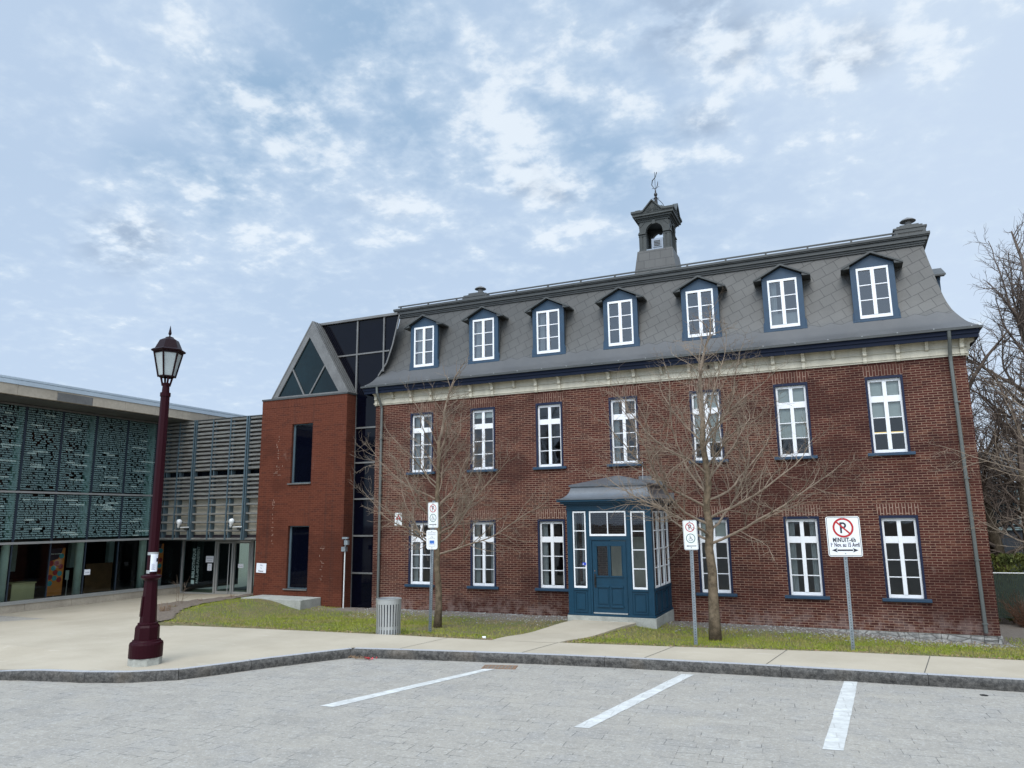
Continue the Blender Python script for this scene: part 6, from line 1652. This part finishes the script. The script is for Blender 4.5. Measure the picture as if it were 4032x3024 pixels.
def sub(cr, bp, br, L, rng, lv, den, twig_r, rmin, levels):
    n = max(3, int(L*(5.2 if lv == 2 else 7.5)*den)); m = len(bp)-1
    for i in range(n):
        f = .16+.84*(i+rng.random())/n; x = min(m-1e-4, f*m); k = int(x); p = bp[k].lerp(bp[k+1], x-k); r = br[k]+(br[k+1]-br[k])*(x-k)
        ax = (bp[k+1]-bp[k]).normalized(); o = ax.orthogonal(); o.rotate(Matrix.Rotation(rng.uniform(0, 6.283), 3, ax))
        ang = R(rng.uniform(28, 58)); d = ax*math.cos(ang)+o*math.sin(ang); d.z += .12
        if lv == 2: L2 = L*rng.uniform(.22, .46)*(1.15-.6*f)
        else: L2 = rng.uniform(.10, .36)*(1.1-.5*f)*min(1.6, .6+L)
        r2 = max(rmin, min(r*.6, twig_r*2.3 if lv == 2 else twig_r))
        sp, sr = branch(p, d, L2, r2, 5 if lv == 2 else 3, rng, .20 if lv == 2 else .28, .05, .35)
        cr.tube(sp, sr, 4 if lv == 2 and r2 > .006 else 3, caps=False)
        if lv+1 <= levels+1 and L2 > .09 and lv < levels+1:
            if lv == 2 or L2 > .16: sub(cr, sp, sr, L2, rng, lv+1, den, twig_r, rmin, levels) if lv < levels else None
GT1 = 'bare young street trees on the grass strip'
bare_tree('young_tree', 'slim bare young tree left of the porch, behind the parking sign with bag plate', GT1, (-9.27, 16.25, -.12), 6.7, .082, 4.5, 43, 'bark', 'twig', .37, 24, 1, (3.1, 1.6), (14, 62), den=1.4, twig_r=.005, rmin=.0033)
bare_tree('young_tree', 'bare multi-branched young tree directly right of the porch', GT1, (-2.65, 16.4, -.12), 7.6, .105, 4.6, 77, 'bark', 'twig', .42, 21, 1, (3.5, 2.3), (14, 66), den=1.35, twig_r=.005, rmin=.0033)
bare_tree('young_tree', 'bare tree beyond the right picture edge whose twigs cross the downspout', GT1, (5.0, 16.9, -.12), 7.2, .10, 3.6, 15, 'bark', 'twig', .45, 18, 1, (4.1, 2.4), (10, 55), den=1.1, dirbias=(-.6, 0, 0), twig_r=.0055, rmin=.0036)
GT2 = 'large bare trees behind the right end of the building'
bare_tree('bare_tree', 'dark mossy forked tree rising close behind the right wall corner', GT2, (4.35, 26.2, -.6), 9.0, .21, 5.2, 5, 'bark_dark', 'twig_dark', .32, 18, 1, (3.6, 2.8), (20, 70), den=1.05, twig_r=.008, rmin=.006, lean=(-.55, .3))
bare_tree('bare_tree', 'smaller dark trunk standing just right of the forked tree', GT2, (4.75, 25.4, -.6), 7.5, .16, 4.2, 6, 'bark_dark', 'twig_dark', .35, 15, 1, (3.2, 2.4), (20, 65), den=1.05, twig_r=.008, rmin=.006, lean=(.15, .2))
bare_tree('bare_tree', 'tall dark bare tree filling the right edge of the sky', GT2, (5.95, 27.5, -.6), 12.8, .25, 8.8, 8, 'bark_dark', 'twig_dark', .26, 44, 1, (4.6, 3.1), (22, 74), den=1.15, twig_r=.009, rmin=.0065)
bare_tree('bare_tree', 'farther pale bare tree low behind the tall right-hand tree', GT2, (8.2, 36, -.6), 10.5, .22, 6.2, 9, 'bark_dark', 'twig_dark', .28, 28, 1, (4.2, 2.6), (20, 70), den=1.0, twig_r=.014, rmin=.01)
bare_tree('bare_tree', 'farther bare tree glimpsed directly beyond the right wall corner', GT2, (5.0, 35, -.6), 9.5, .2, 6.0, 10, 'bark_dark', 'twig_dark', .25, 28, 1, (3.8, 2.6), (15, 70), den=1.0, twig_r=.014, rmin=.01)

# ---- hedge, fence, house and shrubs beyond the right corner
random.seed(31)
def leafy(name, label, cat, x0, x1, y0, y1, z0, z1, n, mat, size=.05, col_stem=True, wav=.18):
    mb = MB()
    for _ in range(n):
        x = random.uniform(x0, x1); z = z0+(z1-z0)*random.random()**.8
        top = z1+wav*mnoise.noise((x*1.6, 3, 1))+.10*mnoise.noise((x*5, 1, 2))
        z = z0+(top-z0)*(z-z0)/(z1-z0)
        dep = (y1-y0)/2*(1-.35*(z-z0)/(z1-z0)); s = random.choice((-1, -1, 1)); yc = (y0+y1)/2
        y = yc+s*dep*(1-abs(random.gauss(0, .12)))+.08*mnoise.noise((x*3, z*3, 9))
        if random.random() < .18: y = random.uniform(y0, y1); z = top-abs(random.gauss(0, .06))
        a = random.uniform(0, 6.28); l = size*random.uniform(.6, 1.5); up = Vector((random.gauss(0, .4), random.gauss(-.2, .4), 1)).normalized(); sd = Vector((math.cos(a), math.sin(a), random.gauss(0, .2)))*l*.35
        c = Vector((x, y, z)); mb.quad(c-sd, c+sd, c+up*l+sd*.3, c+up*l-sd*.3)
    t = thing(name, label, cat, ((x0+x1)/2, (y0+y1)/2, z0)); mb.build('foliage', mat, t)
    st = MB(); x = x0
    while x < x1: st.tube([(x, (y0+y1)/2, z0-.1), (x+random.uniform(-.1, .1), (y0+y1)/2, z0+(z1-z0)*.8)], [.03, .01], 5); x += .45
    st.build('stems', 'bark_dark', t); return t
leafy('hedge', 'clipped yellow-green cedar hedge behind the wire fence, right edge', 'hedge', 3.25, 9.5, 24.6, 25.5, -.55, 1.22, 15000, 'cedar', .075)
fe = thing('fence', 'low dark green slatted fence with a white top rail before the hedge', 'fence', (6.3, 24.1, -.6))
mb = MB(); mb.tube([(3.1, 24.1, .80), (10, 24.1, .82)], .016, 6); mb.build('top_rail', 'white_pipe', fe)
for x in (3.5, 5.9, 8.3):
    mb = MB(); mb.tube([(x, 24.1, -.65), (x, 24.1, .82)], .022, 6); mb.build('post', 'fence_green', fe)
mb = MB(); x = 3.1
while x < 10: mb.box(x, x+.036, 24.11, 24.115, -.38, .775+random.uniform(-.01, .01)); x += .043
mb.build('slats', 'fence_green', fe)
hs = thing('house', 'dark house with teal-framed windows half hidden behind the hedge and trees', 'house', (9.3, 36.5, -.6))
M['house_dark'] = plain('dark_cladding', (.035, .042, .05), .7, var=.2); M['house_pale'] = plain('pale_teal_trim', (.22, .30, .30), .6, var=.1)
mb = MB(); mb.box(4.6, 16, 34.5, 42, -.6, 1.75); mb.build('lower_wall', 'house_dark', hs)
mb = MB(); mb.box(4.6, 16, 34.6, 42, 1.752, 3.6); mb.build('upper_wall', 'house_dark', hs)
mb = MB(); mb.box(4.5, 16.1, 34.40, 34.59, 1.752, 1.86); mb.build('band', 'house_pale', hs)
for x in (5.3, 6.9, 8.5, 10.1):
    mb = MB(); mb.box(x, x+1.1, 34.52, 34.598, 1.95, 3.3); w = mb.build('window', 'house_pale', hs)
    for k in (0, 1):
        mb = MB(); mb.box(x+.08+k*.49, x+.53+k*.49, 34.50, 34.515, 2.03, 3.22); mb.build('pane', 'teal_glass', w)
mb = MB(); mb.extrude([(4.2, 34.2, 3.62), (16.4, 34.2, 3.62), (16.4, 38.2, 5.0), (4.2, 38.2, 5.0)], (0, 0, .12)); mb.build('roof', 'tin', hs)
def twig_bush(name, label, cat, c, n, h, spread, mat, seed, r=.006, group=None):
    rng = random.Random(seed); t = thing(name, label, cat, c, group); mb = MB()
    for i in range(n):
        a = rng.uniform(0, 6.28); s = rng.random()**.6*spread
        p, rd = branch(Vector(c)+Vector((math.cos(a)*.06, math.sin(a)*.06, -.05)), (math.cos(a)*s, math.sin(a)*s, 1), h*rng.uniform(.6, 1.1), r, 5, rng, .12, .03, .3); mb.tube(p, rd, 3, caps=False)
        for k in range(4):
            q = p[rng.randint(1, 4)]; p2, r2 = branch(q, (math.cos(a)+rng.gauss(0, .7), math.sin(a)+rng.gauss(0, .7), 1), h*.35*rng.random(), r*.6, 3, rng, .2, .03, .4); mb.tube(p2, r2, 3, caps=False)
    mb.build('stems', mat, t); return t
twig_bush('bare_shrub', 'rounded reddish bare shrub in front of the green fence, right edge', 'shrub', (4.15, 23.1, -.55), 130, 1.0, .85, 'twig_red', 3, .007)
# pale yard and grass behind the corner
mb = MB(); mb.quad((3.2, 23.4, -.56), (9, 23.4, -.56), (9, 24.05, -.555), (3.2, 24.05, -.555)); tag(mb.build('yard_path', 'concrete'), kind='structure')
# dead stalks in the planting bed
GS = 'dead plants in the bare bed'
for k, (x, y, n, h, lab) in enumerate(((-17.35, 15.25, 34, .30, 'largest clump of dry brown stalks at the near corner of the bare bed'), (-18.75, 17.9, 12, .16, 'small dead clump halfway along the bare bed'), (-18.55, 19.0, 16, .16, 'dry dead clump near the library doors'), (-18.3, 16.35, 14, .15, 'low dead clump beside the bare sapling'))):
    twig_bush('dead_plant', lab, 'dead plant', (x, y, lawn_z(x, y)), n, h, .9, 'dead', 40+k, .006, GS)
sp = twig_bush('sapling', 'thin leafless sapling with a few upright stems in the bare bed', 'sapling', (-18.75, 17.0, lawn_z(-18.75, 17.0)), 4, 1.0, .22, 'twig', 12, .008)
# litter on the grass
mb = MB(); mb.obox((-6.98, 14.18, -.005), (.035, .01, 0), (-.01, .02, .01), (0, -.004, .012)); tag(mb.build('cup_lid', 'sign_white'), 'tiny white scrap lying on the grass beside the path', 'litter')
